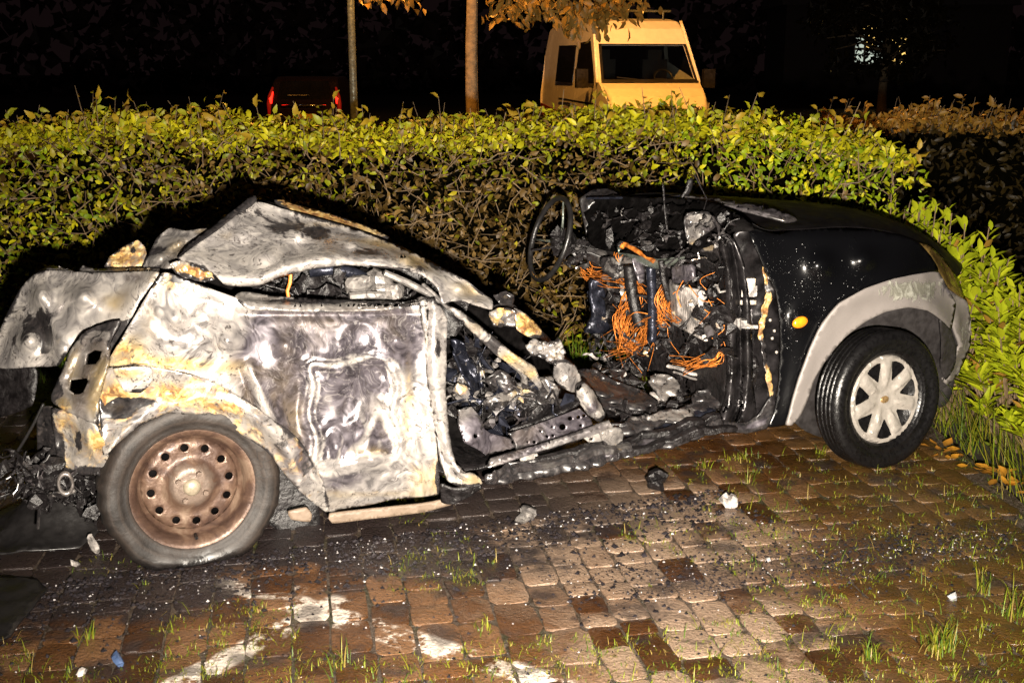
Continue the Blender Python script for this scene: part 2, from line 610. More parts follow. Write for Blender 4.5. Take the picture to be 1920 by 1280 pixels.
M['bonnet'] = plain('scorched_black_paint', (0.004, 0.0032, 0.0036), 0.55, 0.0, 0.25, 12.0, 0.4)
M['bonnet'].node_tree.nodes['Principled BSDF'].inputs['Specular IOR Level'].default_value = 0.12

def make_trim():
    m = NT('grey_arch_plastic')
    p = m.obj()
    st = m.sep(m.attr('stain').outputs['Color'])
    n = m.noise(p, 16.0, 8.0, 0.66, 1.0)
    f = m.noise(p, 90.0, 3.0)
    burn = m.smooth(m.math('ADD', m.math('MULTIPLY', st[2], 0.55), m.math('MULTIPLY', m.math('SUBTRACT', n, 0.5), 1.5)), 0.30, 0.42)
    c = m.mix(m.math('MULTIPLY', f, 0.25), (0.19, 0.17, 0.16), (0.25, 0.23, 0.215))
    c = m.mix(burn, c, m.mix(m.smooth(n, 0.45, 0.75), (0.16, 0.155, 0.125), (0.46, 0.46, 0.40)))
    dark = m.smooth(m.math('ADD', m.math('MULTIPLY', st[1], 0.6), m.math('MULTIPLY', m.math('SUBTRACT', n, 0.5), 0.9)), 0.35, 0.5)
    c = m.mix(dark, c, (0.09, 0.08, 0.09))
    m.set(Base_Color=c, Roughness=0.5, Normal=m.bump(m.math('ADD', m.math('MULTIPLY', burn, n), m.math('MULTIPLY', f, 0.1)), 0.5, 0.006))
    return m.m
M['trim'] = make_trim()

def make_leaf(name, rough=0.42, trans=0.25):
    m = NT(name)
    a = m.attr('leaf').outputs['Color']
    n = m.noise(m.obj(), 45.0, 3.0)
    c = m.mix(m.math('MULTIPLY', n, 0.45), a, m.mix(0.5, a, (0.02, 0.022, 0.004)))
    m.set(Base_Color=c, Roughness=rough)
    m.put(m.b.inputs['Specular IOR Level'], 0.28)
    tr = m.n('ShaderNodeBsdfTranslucent')
    m.put(tr.inputs['Color'], a)
    mx = m.n('ShaderNodeMixShader')
    mx.inputs[0].default_value = trans
    out = m.t.nodes['Material Output']
    m.t.links.new(m.b.outputs[0], mx.inputs[1])
    m.t.links.new(tr.outputs[0], mx.inputs[2])
    m.t.links.new(mx.outputs[0], out.inputs['Surface'])
    return m.m
M['leaf'] = make_leaf('hedge_leaf', 0.5, 0.10)
M['leaf_big'] = make_leaf('laurel_leaf', 0.34, 0.2)
M['grass'] = make_leaf('grass_blade', 0.5, 0.3)
M['post'] = plain('sooted_door_steel', (0.018, 0.016, 0.017), 0.30, 0.5, 0.3, 14.0, 0.8)
M['bark'] = plain('tree_bark', (0.20, 0.145, 0.085), 0.85, 0.0, 1.0, 18.0, 0.4)
M['twig'] = plain('hedge_twig', (0.12, 0.078, 0.038), 0.8, 0.0, 0.4, 30.0, 0.4)
M['core'] = plain('hedge_gap_shade', (0.0015, 0.0013, 0.0006), 1.0, 0.0, 0.0, 12.0, 0.5)  # almost black, stands in for shade between the leaves

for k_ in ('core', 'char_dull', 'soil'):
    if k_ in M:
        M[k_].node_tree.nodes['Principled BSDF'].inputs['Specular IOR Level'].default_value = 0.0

def emis(name, col, strength):
    m = NT(name)
    m.set(Base_Color=(0.02, 0.02, 0.02))
    m.put(m.b.inputs['Emission Color'], (*col, 1))
    m.put(m.b.inputs['Emission Strength'], strength)
    return m.m

def make_sett():
    m = NT('wet_stone_sett')
    P = m.pos()
    oi = m.n('ShaderNodeObjectInfo').outputs['Random']
    ta = m.attr('tint').outputs['Fac']
    rnd = m.math('FRACT', m.math('ADD', oi, ta), 0.0)
    big = m.noise(P, 1.6, 4.0, 0.55)
    med = m.noise(P, 11.0, 7.0, 0.62, 0.6)
    fine = m.noise(P, 85.0, 5.0, 0.62)
    f = m.math('ADD', m.math('MULTIPLY', rnd, 0.45), m.math('ADD', m.math('MULTIPLY', med, 0.65), m.math('MULTIPLY', big, 0.35)))
    c = m.ramp(f, [(0.40, (0.030, 0.011, 0.0035)), (0.58, (0.058, 0.023, 0.007)), (0.80, (0.100, 0.044, 0.016)), (1.0, (0.17, 0.09, 0.045))])
    # dry pale stones
    q = ground(1150, 1000)
    dd = m.vmath('DISTANCE', P, tuple(q))
    q2 = ground(1330, 1200)
    dd2 = m.vmath('DISTANCE', P, tuple(q2))
    dry = m.smooth(m.math('ADD', m.math('MINIMUM', dd, m.math('MULTIPLY', dd2, 1.5)), m.math('MULTIPLY', m.math('SUBTRACT', med, 0.5), 0.7)), 0.34, 0.85, 1.0, 0.0)
    dry = m.math('MULTIPLY', dry, m.smooth(m.math('ADD', rnd, m.math('MULTIPLY', med, 0.5)), 0.36, 0.60))
    c = m.mix(m.math('MULTIPLY', dry, 0.85), c, m.mix(fine, (0.20, 0.135, 0.095), (0.36, 0.265, 0.19)))
    # right side greener and browner
    sx = m.sep(P)
    gr = m.smooth(m.math('ADD', sx[0], m.math('MULTIPLY', m.math('SUBTRACT', big, 0.5), 0.9)), 0.75, 1.5)
    c = m.mix(m.math('MULTIPLY', gr, 0.55), c, m.mix(med, (0.026, 0.017, 0.003), (0.105, 0.062, 0.012)))
    # worn white bay marking
    def stripe(a, b, w):
        A, B = ground(*a), ground(*b)
        d = B - A
        L = float(np.linalg.norm(d))
        d = d / L
        nn = (-d[1], d[0], 0.0)
        al = m.math('SUBTRACT', m.vmath('DOT_PRODUCT', P, tuple(d)), float(A @ d))
        ac = m.math('ABSOLUTE', m.math('SUBTRACT', m.vmath('DOT_PRODUCT', P, nn), float(A @ np.array(nn))))
        s1 = m.smooth(al, -0.02, 0.02)
        s2 = m.smooth(al, L - 0.02, L + 0.02, 1.0, 0.0)
        s3 = m.smooth(m.math('ADD', ac, m.math('MULTIPLY', m.math('SUBTRACT', med, 0.5), 0.05)), w - 0.012, w + 0.012, 1.0, 0.0)
        return m.math('MULTIPLY', s1, m.math('MULTIPLY', s2, s3))
    pt = m.math('MAXIMUM', stripe((545, 1128), (1060, 1290), 0.050), stripe((640, 1120), (300, 1300), 0.042))
    pt = m.math('MAXIMUM', pt, stripe((380, 1092), (560, 1112), 0.05))
    wear = m.smooth(m.math('ADD', m.noise(P, 6.0, 3.0, 0.5), m.math('MULTIPLY', m.noise(P, 38.0, 6.0, 0.7), 0.75)), 0.80, 0.95)
    wear = m.math('MULTIPLY', wear, m.smooth(rnd, 0.10, 0.25))
    pt = m.math('MULTIPLY', pt, wear)
    c = m.mix(pt, c, (0.68, 0.60, 0.52))
    # soot and oil that ran out of the burning car
    w = m.math('SUBTRACT', m.vmath('DOT_PRODUCT', P, tuple(-CV)), float(WR @ -CV))
    u = m.math('SUBTRACT', m.vmath('DOT_PRODUCT', P, tuple(CU)), float(WR @ CU))
    edge = m.math('ADD', m.math('MULTIPLY', m.math('SUBTRACT', big, 0.5), 1.5), m.math('MULTIPLY', m.math('SUBTRACT', med, 0.5), 0.6))
    s1 = m.smooth(m.math('ADD', w, edge), 0.10, 0.36, 1.0, 0.0)
    lim = m.smooth(u, 1.2, 2.0, 1.0, 0.0)
    soot = m.math('MULTIPLY', m.math('MULTIPLY', s1, lim), 0.93)
    # second streak of black crumbs running to the lower right
    A, B = ground(1250, 1090), ground(1900, 1000)
    d = (B - A) / np.linalg.norm(B - A)
    ac = m.math('ABSOLUTE', m.math('SUBTRACT', m.vmath('DOT_PRODUCT', P, (-d[1], d[0], 0.0)), float(A @ np.array((-d[1], d[0], 0.0)))))
    st2 = m.math('MULTIPLY', m.smooth(m.math('ADD', ac, m.math('MULTIPLY', m.math('SUBTRACT', med, 0.5), 0.5)), 0.02, 0.22, 1.0, 0.0), m.smooth(sx[0], 0.2, 0.5))
    soot = m.math('MAXIMUM', soot, m.math('MULTIPLY', st2, m.smooth(fine, 0.42, 0.6, 0.15, 0.85)))
    sp = m.smooth(m.noise(P, 60.0, 4.0, 0.7), 0.60, 0.68)
    sp = m.math('MULTIPLY', sp, m.smooth(m.noise(P, 4.0, 3.0), 0.36, 0.52))
    soot = m.math('MAXIMUM', soot, m.math('MULTIPLY', sp, 0.8))
    blot = m.math('MULTIPLY', m.smooth(m.noise(P, 6.0, 3.0, 0.5), 0.54, 0.66), 0.72)
    soot = m.math('MAXIMUM', soot, blot)
    c = m.mix(soot, c, m.mix(fine, (0.010, 0.008, 0.009), (0.035, 0.028, 0.028)))
    rough = m.smooth(m.math('ADD', m.noise(P, 5.0, 3.0), m.math('MULTIPLY', fine, 0.25)), 0.42, 0.80, 0.10, 0.42)
    m.set(Base_Color=c, Roughness=rough, Normal=m.bump(m.math('ADD', m.math('MULTIPLY', med, 0.8), m.math('MULTIPLY', fine, 0.9)), 0.9, 0.010))
    return m.m
M['sett'] = make_sett()

def make_bed():
    m = NT('wet_joint_grit')
    P = m.pos()
    n = m.noise(P, 60.0, 6.0, 0.7)
    b = m.noise(P, 3.0, 4.0)
    c = m.mix(m.smooth(n, 0.35, 0.7), (0.020, 0.013, 0.008), (0.12, 0.085, 0.060))
    c = m.mix(m.smooth(b, 0.5, 0.65, 0.0, 0.6), c, (0.03, 0.035, 0.008))
    m.set(Base_Color=c, Roughness=m.smooth(n, 0.3, 0.7, 0.25, 0.7), Normal=m.bump(n, 1.0, 0.02))
    return m.m
M['bed'] = make_bed()
M['soil'] = plain('damp_soil', (0.022, 0.015, 0.009), 0.9, 0.0, 1.0, 8.0, 0.5)
M['asphalt'] = plain('dark_asphalt', (0.03, 0.029, 0.028), 0.8, 0.0, 0.4, 30.0, 0.3)

# ------------------------------------------------------------------ ground and setts
def sheet(name, x0, x1, y0, y1, z, mat):
    me = mesh_np(name, [(x0, y0, z), (x1, y0, z), (x1, y1, z), (x0, y1, z)], [(0, 1, 2, 3)])
    return link(name, me, mat, kind='structure')

sheet('ground', -250, 250, -60, 320, -0.075, M['soil'])
sheet('road', -60, 60, 9.5, 46, -0.070, M['asphalt'])

AZ = R(10.4)
GA = np.array([math.cos(AZ), math.sin(AZ), 0])
GB = np.array([-math.sin(AZ), math.cos(AZ), 0])
GO = np.array([0.0, 3.3, 0.0])

def edge_x(y):
    return 1.93 + 0.02 * math.sin(y * 3.0)

bedv = [(-6.5, -1.5, -0.0085), (edge_x(0), -1.5, -0.0085), (1.95, 6.0, -0.0085), (-6.5, 6.0, -0.0085)]
pavement = link('pavement', mesh_np('pavement', bedv + [(x, y, -0.074) for x, y, z in bedv],
                [(0, 1, 2, 3), (0, 4, 5, 1), (1, 5, 6, 2), (2, 6, 7, 3), (3, 7, 4, 0)]), M['bed'], kind='structure')

def sett_mesh(i):
    r = random.Random(100 + i)
    t = [-0.5, -0.31, 0.31, 0.5]
    vs, fs = [], []
    tilt = (r.uniform(-.0012, .0012), r.uniform(-.0012, .0012))
    for b in range(4):
        for a in range(4):
            x, y = t[a], t[b]
            rim = a in (0, 3) or b in (0, 3)
            cor = a in (0, 3) and b in (0, 3)
            if cor:
                x *= 0.88
                y *= 0.88
            x += r.uniform(-.045, .045)
            y += r.uniform(-.035, .035)
            z = (-0.0024 + r.uniform(-.0007, .0007) if rim else 0.0004 + r.uniform(-.0005, .0005)) - (.0010 if cor else 0) + x * tilt[0] * 2 + y * tilt[1] * 2
            vs.append((x, y, z))
    for b in range(3):
        for a in range(3):
            k = b * 4 + a
            fs.append((k, k + 1, k + 5, k + 4))
    ring = [0, 1, 2, 3, 7, 11, 15, 14, 13, 12, 8, 4]
    for k in ring:
        vs.append(vs[k])
    for k in ring:
        x, y, z = vs[k]
        vs.append((x * 1.02, y * 1.02, -0.07))
    for j in range(12):
        j2 = (j + 1) % 12
        fs.append((16 + j, 28 + j, 28 + j2, 16 + j2))
    me = bpy.data.meshes.new('sett')
    me.from_pydata(vs, [], fs)
    me.update()
    me.polygons.foreach_set('use_smooth', [True] * len(me.polygons))
    me.materials.append(M['sett'])
    return me

SETTS = [sett_mesh(i) for i in range(10)]

def project(p):
    d = np.asarray(p) - C0
    z = d @ FW
    return 960 + d @ RT / z * FPX, 640 - d @ UPV / z * FPX, z

stones = []
ncol = 0
a = -4.6
while a < 3.2:
    wa = random.uniform(0.10, 0.135)
    b = -3.2 + random.uniform(0, .2)
    while b < 2.9:
        lb = random.choice([0.095, 0.12, 0.14, 0.16, 0.18, 0.21]) * random.uniform(.92, 1.08)
        c = GO + GA * (a + wa / 2) + GB * (b + lb / 2)
        if c[0] < edge_x(c[1]) - 0.07:
            stones.append((c, wa, lb))
        b += lb
    a += wa

def stone_rank(s):
    x, y, z = project(s[0])
    seen = -60 < x < 1980 and 600 < y < 1330 and z > 1
    behind = float((s[0] - WR) @ CV) > 0.12 and 330 < x < 1640
    return (0 if seen and not behind else (1 if seen else 2), z if z > 0 else 50 - z)

stones.sort(key=stone_rank)
rest_v, rest_f, rest_t = [], [], []
for i, (c, wa, lb) in enumerate(stones):
    me = random.choice(SETTS)
    rz = AZ + random.uniform(-.06, .06) + (math.pi if random.random() < .5 else 0)
    zz = random.uniform(-.0025, .0025)
    rx, ry = random.uniform(-.014, .014), random.uniform(-.014, .014)
    Mx = Matrix.Translation((c[0], c[1], zz)) @ Matrix.Rotation(rz, 4, 'Z') @ Matrix.Rotation(rx, 4, 'X') @ Matrix.Rotation(ry, 4, 'Y') @ Matrix.Diagonal((wa * .94, lb * .955, 1, 1))
    if i < 298:
        o = bpy.data.objects.new('sett', me)
        COL.objects.link(o)
        o.parent = pavement
        o.matrix_local = Mx
    else:
        bse = len(rest_v)
        t = random.random()
        for v in me.vertices:
            rest_v.append(tuple(Mx @ v.co))
            rest_t.append(t)
        rest_f += [tuple(k + bse for k in p.vertices) for p in me.polygons]
me = bpy.data.meshes.new('setts')
me.from_pydata(rest_v, [], rest_f)
me.update()
at_ = me.attributes.new('tint', 'FLOAT', 'POINT')
at_.data.foreach_set('value', np.array(rest_t, dtype=np.float32))
link('more_setts', me, M['sett'], pavement, kind='stuff', smooth=True)

# ------------------------------------------------------------------ leaves
def unit(a):
    return a / np.maximum(np.linalg.norm(a, axis=1, keepdims=True), 1e-9)

def leaves(name, P, D, N, L, Wd, colr, mat, parent=None, off=(0, 0, 0), kind='stuff', rich=False, droop=0.25):
    """one pointed, folded leaf per point: base P, direction D, upper side N"""
    D = unit(D)
    S = unit(np.cross(D, N))
    N = unit(np.cross(S, D))
    L = L[:, None]
    Wd = Wd[:, None]
    n = len(P)
    if rich:
        pts = [P,
               P + D * L * .30 + S * Wd * .42 + N * L * .05, P + D * L * .68 + S * Wd * .40 + N * L * .02,
               P + D * L - N * L * droop,
               P + D * L * .68 - S * Wd * .40 + N * L * .02, P + D * L * .30 - S * Wd * .42 + N * L * .05,
               P + D * L * .34 - N * L * .03, P + D * L * .68 - N * L * .08]
        V = np.stack(pts, 1).reshape(-1, 3)
        b = (np.arange(n) * 8)[:, None, None]
        F = np.array([[0, 6, 1], [1, 6, 2], [6, 7, 2], [2, 7, 3], [0, 5, 6], [5, 4, 6], [6, 4, 7], [4, 3, 7]])[None] + b
        k = 8
    else:
        pts = [P, P + D * L * .45 + S * Wd * .5 + N * L * .07, P + D * L - N * L * droop, P + D * L * .45 - S * Wd * .5 + N * L * .07]
        V = np.stack(pts, 1).reshape(-1, 3)
        b = (np.arange(n) * 4)[:, None, None]
        F = np.array([[0, 2, 1], [0, 3, 2]])[None] + b
        k = 4
    me = mesh_np(name, V - np.asarray(off), F.reshape(-1, 3))
    set_col(me, 'leaf', np.repeat(colr, k, axis=0))
    return link(name, me, mat, parent, kind=kind, smooth=rich)

def fnoise(P, s, o=0.0):
    return np.array([noise.noise(Vector((p[0] * s + o, p[1] * s, p[2] * s - o))) for p in P])

HX0, HX1, HY0, HY1 = -4.6, 2.16, 6.25, 7.35

def hedge_top(x):
    return 1.24 + 0.04 * math.sin(x * 1.9) - 0.14 * max(0, -2.2 - x) - 0.04 * max(0, x - 1.0) - .22 * max(0, x - 1.85)

hedge = empty('hedge', ((HX0 + HX1) / 2, 6.8, 0), 'long clipped hedge behind the wreck with yellow green top and scorched brown face', 'hedge')
HO = np.array(hedge.location)

# near-black core, paints the shade in the gaps between the leaves
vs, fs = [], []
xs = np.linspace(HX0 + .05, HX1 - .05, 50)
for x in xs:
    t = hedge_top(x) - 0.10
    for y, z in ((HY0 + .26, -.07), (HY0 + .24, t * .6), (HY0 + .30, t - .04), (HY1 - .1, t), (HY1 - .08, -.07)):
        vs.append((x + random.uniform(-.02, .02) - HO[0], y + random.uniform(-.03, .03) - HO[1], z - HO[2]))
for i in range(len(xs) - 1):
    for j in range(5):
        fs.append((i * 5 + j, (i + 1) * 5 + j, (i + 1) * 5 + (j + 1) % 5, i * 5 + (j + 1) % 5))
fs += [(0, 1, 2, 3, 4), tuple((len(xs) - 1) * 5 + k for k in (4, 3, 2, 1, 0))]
link('gap_shade_core', mesh_np('gap_shade_core', vs, fs), M['core'], hedge)

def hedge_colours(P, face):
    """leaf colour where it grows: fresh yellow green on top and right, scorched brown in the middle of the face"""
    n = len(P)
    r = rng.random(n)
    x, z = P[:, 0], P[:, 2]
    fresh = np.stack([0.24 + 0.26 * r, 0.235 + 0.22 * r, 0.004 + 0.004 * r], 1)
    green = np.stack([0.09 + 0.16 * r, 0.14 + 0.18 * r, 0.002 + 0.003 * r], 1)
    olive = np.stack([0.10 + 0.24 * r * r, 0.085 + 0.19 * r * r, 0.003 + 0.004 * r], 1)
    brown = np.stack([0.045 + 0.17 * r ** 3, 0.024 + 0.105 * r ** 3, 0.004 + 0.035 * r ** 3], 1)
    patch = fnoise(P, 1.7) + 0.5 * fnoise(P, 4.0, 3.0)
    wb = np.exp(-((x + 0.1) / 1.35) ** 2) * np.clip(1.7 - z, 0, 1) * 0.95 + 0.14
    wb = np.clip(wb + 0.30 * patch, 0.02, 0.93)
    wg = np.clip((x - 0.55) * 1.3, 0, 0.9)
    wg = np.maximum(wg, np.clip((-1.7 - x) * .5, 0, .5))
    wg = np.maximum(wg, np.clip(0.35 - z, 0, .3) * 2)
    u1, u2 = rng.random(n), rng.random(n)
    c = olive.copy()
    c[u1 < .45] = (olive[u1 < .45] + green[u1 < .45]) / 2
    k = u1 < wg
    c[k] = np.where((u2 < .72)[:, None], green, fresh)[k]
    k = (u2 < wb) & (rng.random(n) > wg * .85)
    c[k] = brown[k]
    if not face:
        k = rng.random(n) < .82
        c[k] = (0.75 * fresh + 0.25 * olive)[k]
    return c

# front face
n = 21000
x = rng.uniform(HX0, HX1, n)
x = np.where(x > 1.7, 1.7 + (x - 1.7) * rng.random(n) ** .6 * 1.25, x)
tops = np.array([hedge_top(t) for t in x])
z = rng.random(n) ** 0.9 * tops
bulge = 0.09 * np.sin(x * 3.1 + z * 2) + 0.06 * np.sin(x * 7.7 + 1 + z * 5)
y = HY0 + bulge * .6 + rng.exponential(.07, n) - .06 + 0.05 * (z < .2)
P = np.stack([x, y, z], 1)
D = np.stack([rng.normal(0, .8, n), rng.normal(-.45, .6, n), rng.normal(.2, .8, n)], 1)
N = np.stack([rng.normal(0, .9, n), rng.normal(-.6, .7, n), rng.normal(.5, .8, n)], 1)
L = rng.uniform(.016, .056, n)
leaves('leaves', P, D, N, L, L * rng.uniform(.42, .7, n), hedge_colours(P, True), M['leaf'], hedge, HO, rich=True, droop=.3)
# top
n = 13500
x = rng.uniform(HX0, HX1, n)
tops = np.array([hedge_top(t) for t in x])
yy = rng.uniform(HY0 - .04, HY1, n)
z = tops + 0.035 * (yy - HY0) + 0.03 * np.sin(x * 9 + yy * 6) + rng.normal(0, .03, n) - .01
P = np.stack([x, yy, z], 1)
D = np.stack([rng.normal(0, .8, n), rng.normal(-.2, .7, n), rng.normal(.65, .5, n)], 1)
N = np.stack([rng.normal(0, .5, n), rng.normal(-.4, .5, n), rng.normal(.8, .5, n)], 1)
L = rng.uniform(.026, .066, n)
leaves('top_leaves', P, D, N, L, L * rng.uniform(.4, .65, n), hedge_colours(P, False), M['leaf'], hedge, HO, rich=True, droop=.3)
# shoots that stick out of the top, with hanging leaves
tw = MB()
PP, DD, NN, LL, CC = [], [], [], [], []
for i in range(420):
    x = random.uniform(HX0, HX1)
    y = random.uniform(HY0, HY1)
    t = hedge_top(x)
    h = random.uniform(.05, .16) if random.random() < .8 else random.uniform(.14, .26)
    b = np.array([x, y, t - .06])
    lean = np.array([random.gauss(0, .35), random.gauss(-.05, .25), 1])
    tip = b + lean / np.linalg.norm(lean) * (h + .06)
    mid = (b + tip) / 2 + np.array([random.gauss(0, .012), 0, 0])
    tw.tube([b - HO, mid - HO, tip - HO], [.0035, .003, .0018], 3, caps=False)
    for k in range(random.randint(3, 6)):
        f = random.uniform(.35, 1)
        PP.append(b + (tip - b) * f)
        DD.append((random.gauss(0, 1), random.gauss(-.2, .7), random.gauss(.1, .7)))
        NN.append((random.gauss(0, .6), random.gauss(-.6, .5), random.gauss(.6, .5)))
        LL.append(random.uniform(.035, .075))
        q = random.random()
        CC.append((.24 + .08 * q, .15 + .06 * q, .012) if random.random() < .6 else (.20 + .06 * q, .21 + .05 * q, .012))
tw.build('top_shoots', M['twig'], hedge, kind='stuff')
LL = np.array(LL)
leaves('shoot_leaves', np.array(PP), np.array(DD), np.array(NN), LL, LL * .55, np.array(CC), M['leaf'], hedge, HO, rich=True, droop=.35)
# bare twigs showing in the face
tw = MB()
for i in range(1600):
    x = random.uniform(HX0, HX1)
    z = random.uniform(.1, hedge_top(x) - .05)
    p = np.array([x, HY0 - .02 + random.uniform(-.05, .1), z])
    d = np.array([random.gauss(0, .8), random.gauss(-.1, .2), random.gauss(.3, .7)])
    d = d / np.linalg.norm(d) * random.uniform(.06, .24)
    tw.tube([p - HO, p + d * .5 + np.array([random.gauss(0, .01), random.gauss(0, .01), random.gauss(0, .01)]) - HO, p + d - HO], [.0035, .003, .0015], 3, caps=False)
tw.build('twigs', M['twig'], hedge, kind='stuff')

# ------------------------------------------------------------------ second hedge far right, lamp glow and shade put into its leaf colours
hx0, hx1, hy = 2.6, 8.6, 9.3
far_hedge = empty('hedge', (5.4, hy + .4, 0), 'low hedge far right beyond the laurels, leaves coloured shade dark in front and lamp orange on top', 'hedge')
FO = np.array(far_hedge.location)
mb = MB()
mb.box((0, 0, .53), (hx1 - hx0 - .1, .7, 1.14))
mb.build('gap_shade_core', M['core'], far_hedge)  # near-black block, paints the shade behind these leaves too
n = 9000
x = rng.uniform(hx0, hx1, n)
face = rng.random(n) < .55
y = np.where(face, hy + rng.exponential(.05, n) - .04, rng.uniform(hy, hy + .8, n))
z = np.where(face, rng.uniform(0, 1.16, n), 1.15 + .035 * np.sin(x * 6) + rng.normal(0, .045, n))
P = np.stack([x, y, z], 1)
D = np.stack([rng.normal(0, .8, n), rng.normal(-.3, .6, n), rng.normal(.5, .6, n)], 1)
N = np.stack([rng.normal(0, .5, n), rng.normal(-.5, .5, n), rng.normal(.6, .5, n)], 1)
L = rng.uniform(.04, .09, n)
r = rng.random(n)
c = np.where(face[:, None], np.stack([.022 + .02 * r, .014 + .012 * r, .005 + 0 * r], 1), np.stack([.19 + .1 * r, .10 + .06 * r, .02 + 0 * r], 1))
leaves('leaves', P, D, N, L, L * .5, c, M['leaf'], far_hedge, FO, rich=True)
tw = MB()
PP, DD, NN = [], [], []
for i in range(170):
    b = np.array([random.uniform(hx0, hx1), random.uniform(hy, hy + .8), 1.1])
    tip = b + np.array([random.gauss(.04, .06), 0, random.uniform(.08, .3)])
    tw.tube([b - FO, tip - FO], [.004, .002], 3, caps=False)
    for k in range(4):
        PP.append(b + (tip - b) * random.uniform(.4, 1))
        DD.append((random.gauss(0, 1), random.gauss(-.2, .7), random.gauss(.2, .7)))
        NN.append((random.gauss(0, .6), random.gauss(-.6, .5), random.gauss(.6, .5)))
tw.build('top_shoots', M['twig'], far_hedge, kind='stuff')
k = len(PP)
LL = rng.uniform(.04, .09, k)
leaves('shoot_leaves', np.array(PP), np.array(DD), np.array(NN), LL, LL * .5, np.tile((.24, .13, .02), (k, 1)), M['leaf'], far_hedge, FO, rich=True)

# ------------------------------------------------------------------ laurels along the right edge of the pavement
def laurel(x, y, rx, ry, h, count, label, tone, big=1.0):
    o = empty('laurel_shrub', (x, y, -.07), label, 'shrub', 'laurel shrubs along the right edge of the pavement')
    O = np.array(o.location)
    st = MB()
    PP, DD, NN, LL, CC = [], [], [], [], []
    for i in range(count):
        a = random.uniform(0, 2 * math.pi)
        q = math.sqrt(random.random())
        el = random.uniform(.2, 1.0) ** .6
        tip = np.array([x + math.cos(a) * rx * q, y + math.sin(a) * ry * q, h * (1 - .55 * q * q) * el - .05])
        base = np.array([x + math.cos(a) * rx * q * .5, y + math.sin(a) * ry * q * .5, -.07])
        mid = (base + tip) / 2 + np.array([random.gauss(0, .02), random.gauss(0, .02), .03])
        st.tube([base - O, mid - O, tip - O], [.006, .005, .003], 4, caps=False)
        out = np.array([math.cos(a) * q, math.sin(a) * q, .7])
        m = random.randint(7, 12)
        for k in range(m):
            b = k * 2.4 + random.uniform(-.3, .3)
            f = k / m
            d = np.array([math.cos(b), math.sin(b), .15 + 1.1 * f]) + out * .35
            PP.append(tip - (tip - mid) * (1 - f) * .6 + np.array([random.gauss(0, .008) for _ in range(3)]))
            DD.append(d)
            NN.append(np.array([-math.cos(b) * .6, -math.sin(b) * .6, 1.0]) + np.array([random.gauss(0, .25) for _ in range(3)]))
            LL.append(random.uniform(.08, .14) * big * (1.05 - .35 * f))
            g = random.random()
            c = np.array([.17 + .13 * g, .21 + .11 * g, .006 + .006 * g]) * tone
            if random.random() < .06:
                c = np.array([.22, .12, .02]) * tone
            CC.append(c)
    st.build('stems', M['twig'], o, kind='stuff')
    LL = np.array(LL)
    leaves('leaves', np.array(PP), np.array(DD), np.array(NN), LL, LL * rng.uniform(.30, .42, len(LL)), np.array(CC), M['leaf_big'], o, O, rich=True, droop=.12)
    return o

laurel(1.98, 5.95, .30, .28, 1.16, 90, 'tallest laurel shrub with long narrow leaves right behind the black bonnet', 1.35, .95)
laurel(2.10, 5.75, .28, .28, 1.08, 80, 'narrow laurel shrub between the tallest one and the bumper', 1.3)
laurel(2.20, 5.50, .32, .32, 1.00, 100, 'bright laurel shrub just right of the front bumper top', 1.3)
laurel(2.36, 5.05, .32, .32, .84, 110, 'broad leaved laurel shrub level with the front wheel arch at the photo edge', 1.25)
laurel(2.32, 4.62, .26, .26, .62, 90, 'low glossy laurel shrub beside the front wheel, nearest to the viewer', 1.35, .9)
laurel(2.85, 5.7, .38, .36, .80, 50, 'laurel shrub behind the front ones with shade put into its leaf colour', .3)  # low tone darkens the leaf colour to give the shade

# ------------------------------------------------------------------ street lamp
def street_lamp(x, y, power, label, rz=0.0):
    o = empty('street_lamp', (x, y, -.07), label, 'street lamp', None, rz)
    mb = MB()
    mb.tube([(0, 0, 0), (0, 0, .9), (0, 0, .95), (0, 0, 4.4)], [.048, .045, .036, .028], 16)
    mb.build('post', M['steel_tube'], o, smooth=True)
    mb = MB()
    mb.tube([(0, 0, 4.35), (.05, -.1, 4.5), (.2, -.4, 4.58)], .022, 10)
    mb.build('arm', M['steel_tube'], o, smooth=True)
    mb = MB()
    mb.tube([(.13, -.26, 4.58), (.2, -.4, 4.62), (.36, -.72, 4.62), (.42, -.84, 4.58)], [.05, .11, .11, .05], 12, squash=.55)
    mb.build('lantern', M['steel_tube'], o, smooth=True)
    mb = MB()
    mb.box((.28, -.56, 4.545), (.16, .34, .02), Matrix.Rotation(R(26.5), 3, 'Z'))
    mb.build('lamp_glass', emis('sodium_glow', (1.0, .45, .08), 14.0), o)
    ld = bpy.data.lights.new('sodium_lamp', 'SPOT')
    ld.energy = power
    ld.color = (1.0, .42, .06)
    ld.shadow_soft_size = .12
    ld.spot_size, ld.spot_blend = R(118), .2
    l = bpy.data.objects.new('sodium_lamp', ld)
    COL.objects.link(l)
    l.parent = o
    l.location = (.28, -.56, 4.42)
    return o
lx, ly, _ = at(664, 215, 11.3)
street_lamp(lx, ly, 700.0, 'slim grey street lamp post standing between the dark car and the tree')
hl = empty('street_lamp', (.9, 16.2, -.07), 'added street lamp on a cable, out of view, lighting the van', 'street lamp')  # lamp, cable and posts are added out of view to light the van
for s_ in (-1, 1):
    mb = MB()
    mb.tube([(s_ * 10.2, 0, 0), (s_ * 10, 0, 7.2)], [.09, .06], 12)
    mb.build('post', M['steel_tube'], hl, smooth=True)
    mb = MB()
    mb.tube([(s_ * 10, 0, 7.1), (s_ * 5, 0, 6.75), (0, 0, 6.62)], .01, 5)
    mb.build('added_span_cable', M['steel_tube'], hl)
mb = MB()
mb.lathe([(.02, .0), (.10, -.05), (.24, -.16), (.25, -.20)], 20, Matrix.Translation((0, 0, 6.6)) @ Matrix.Rotation(R(90), 4, 'X'))
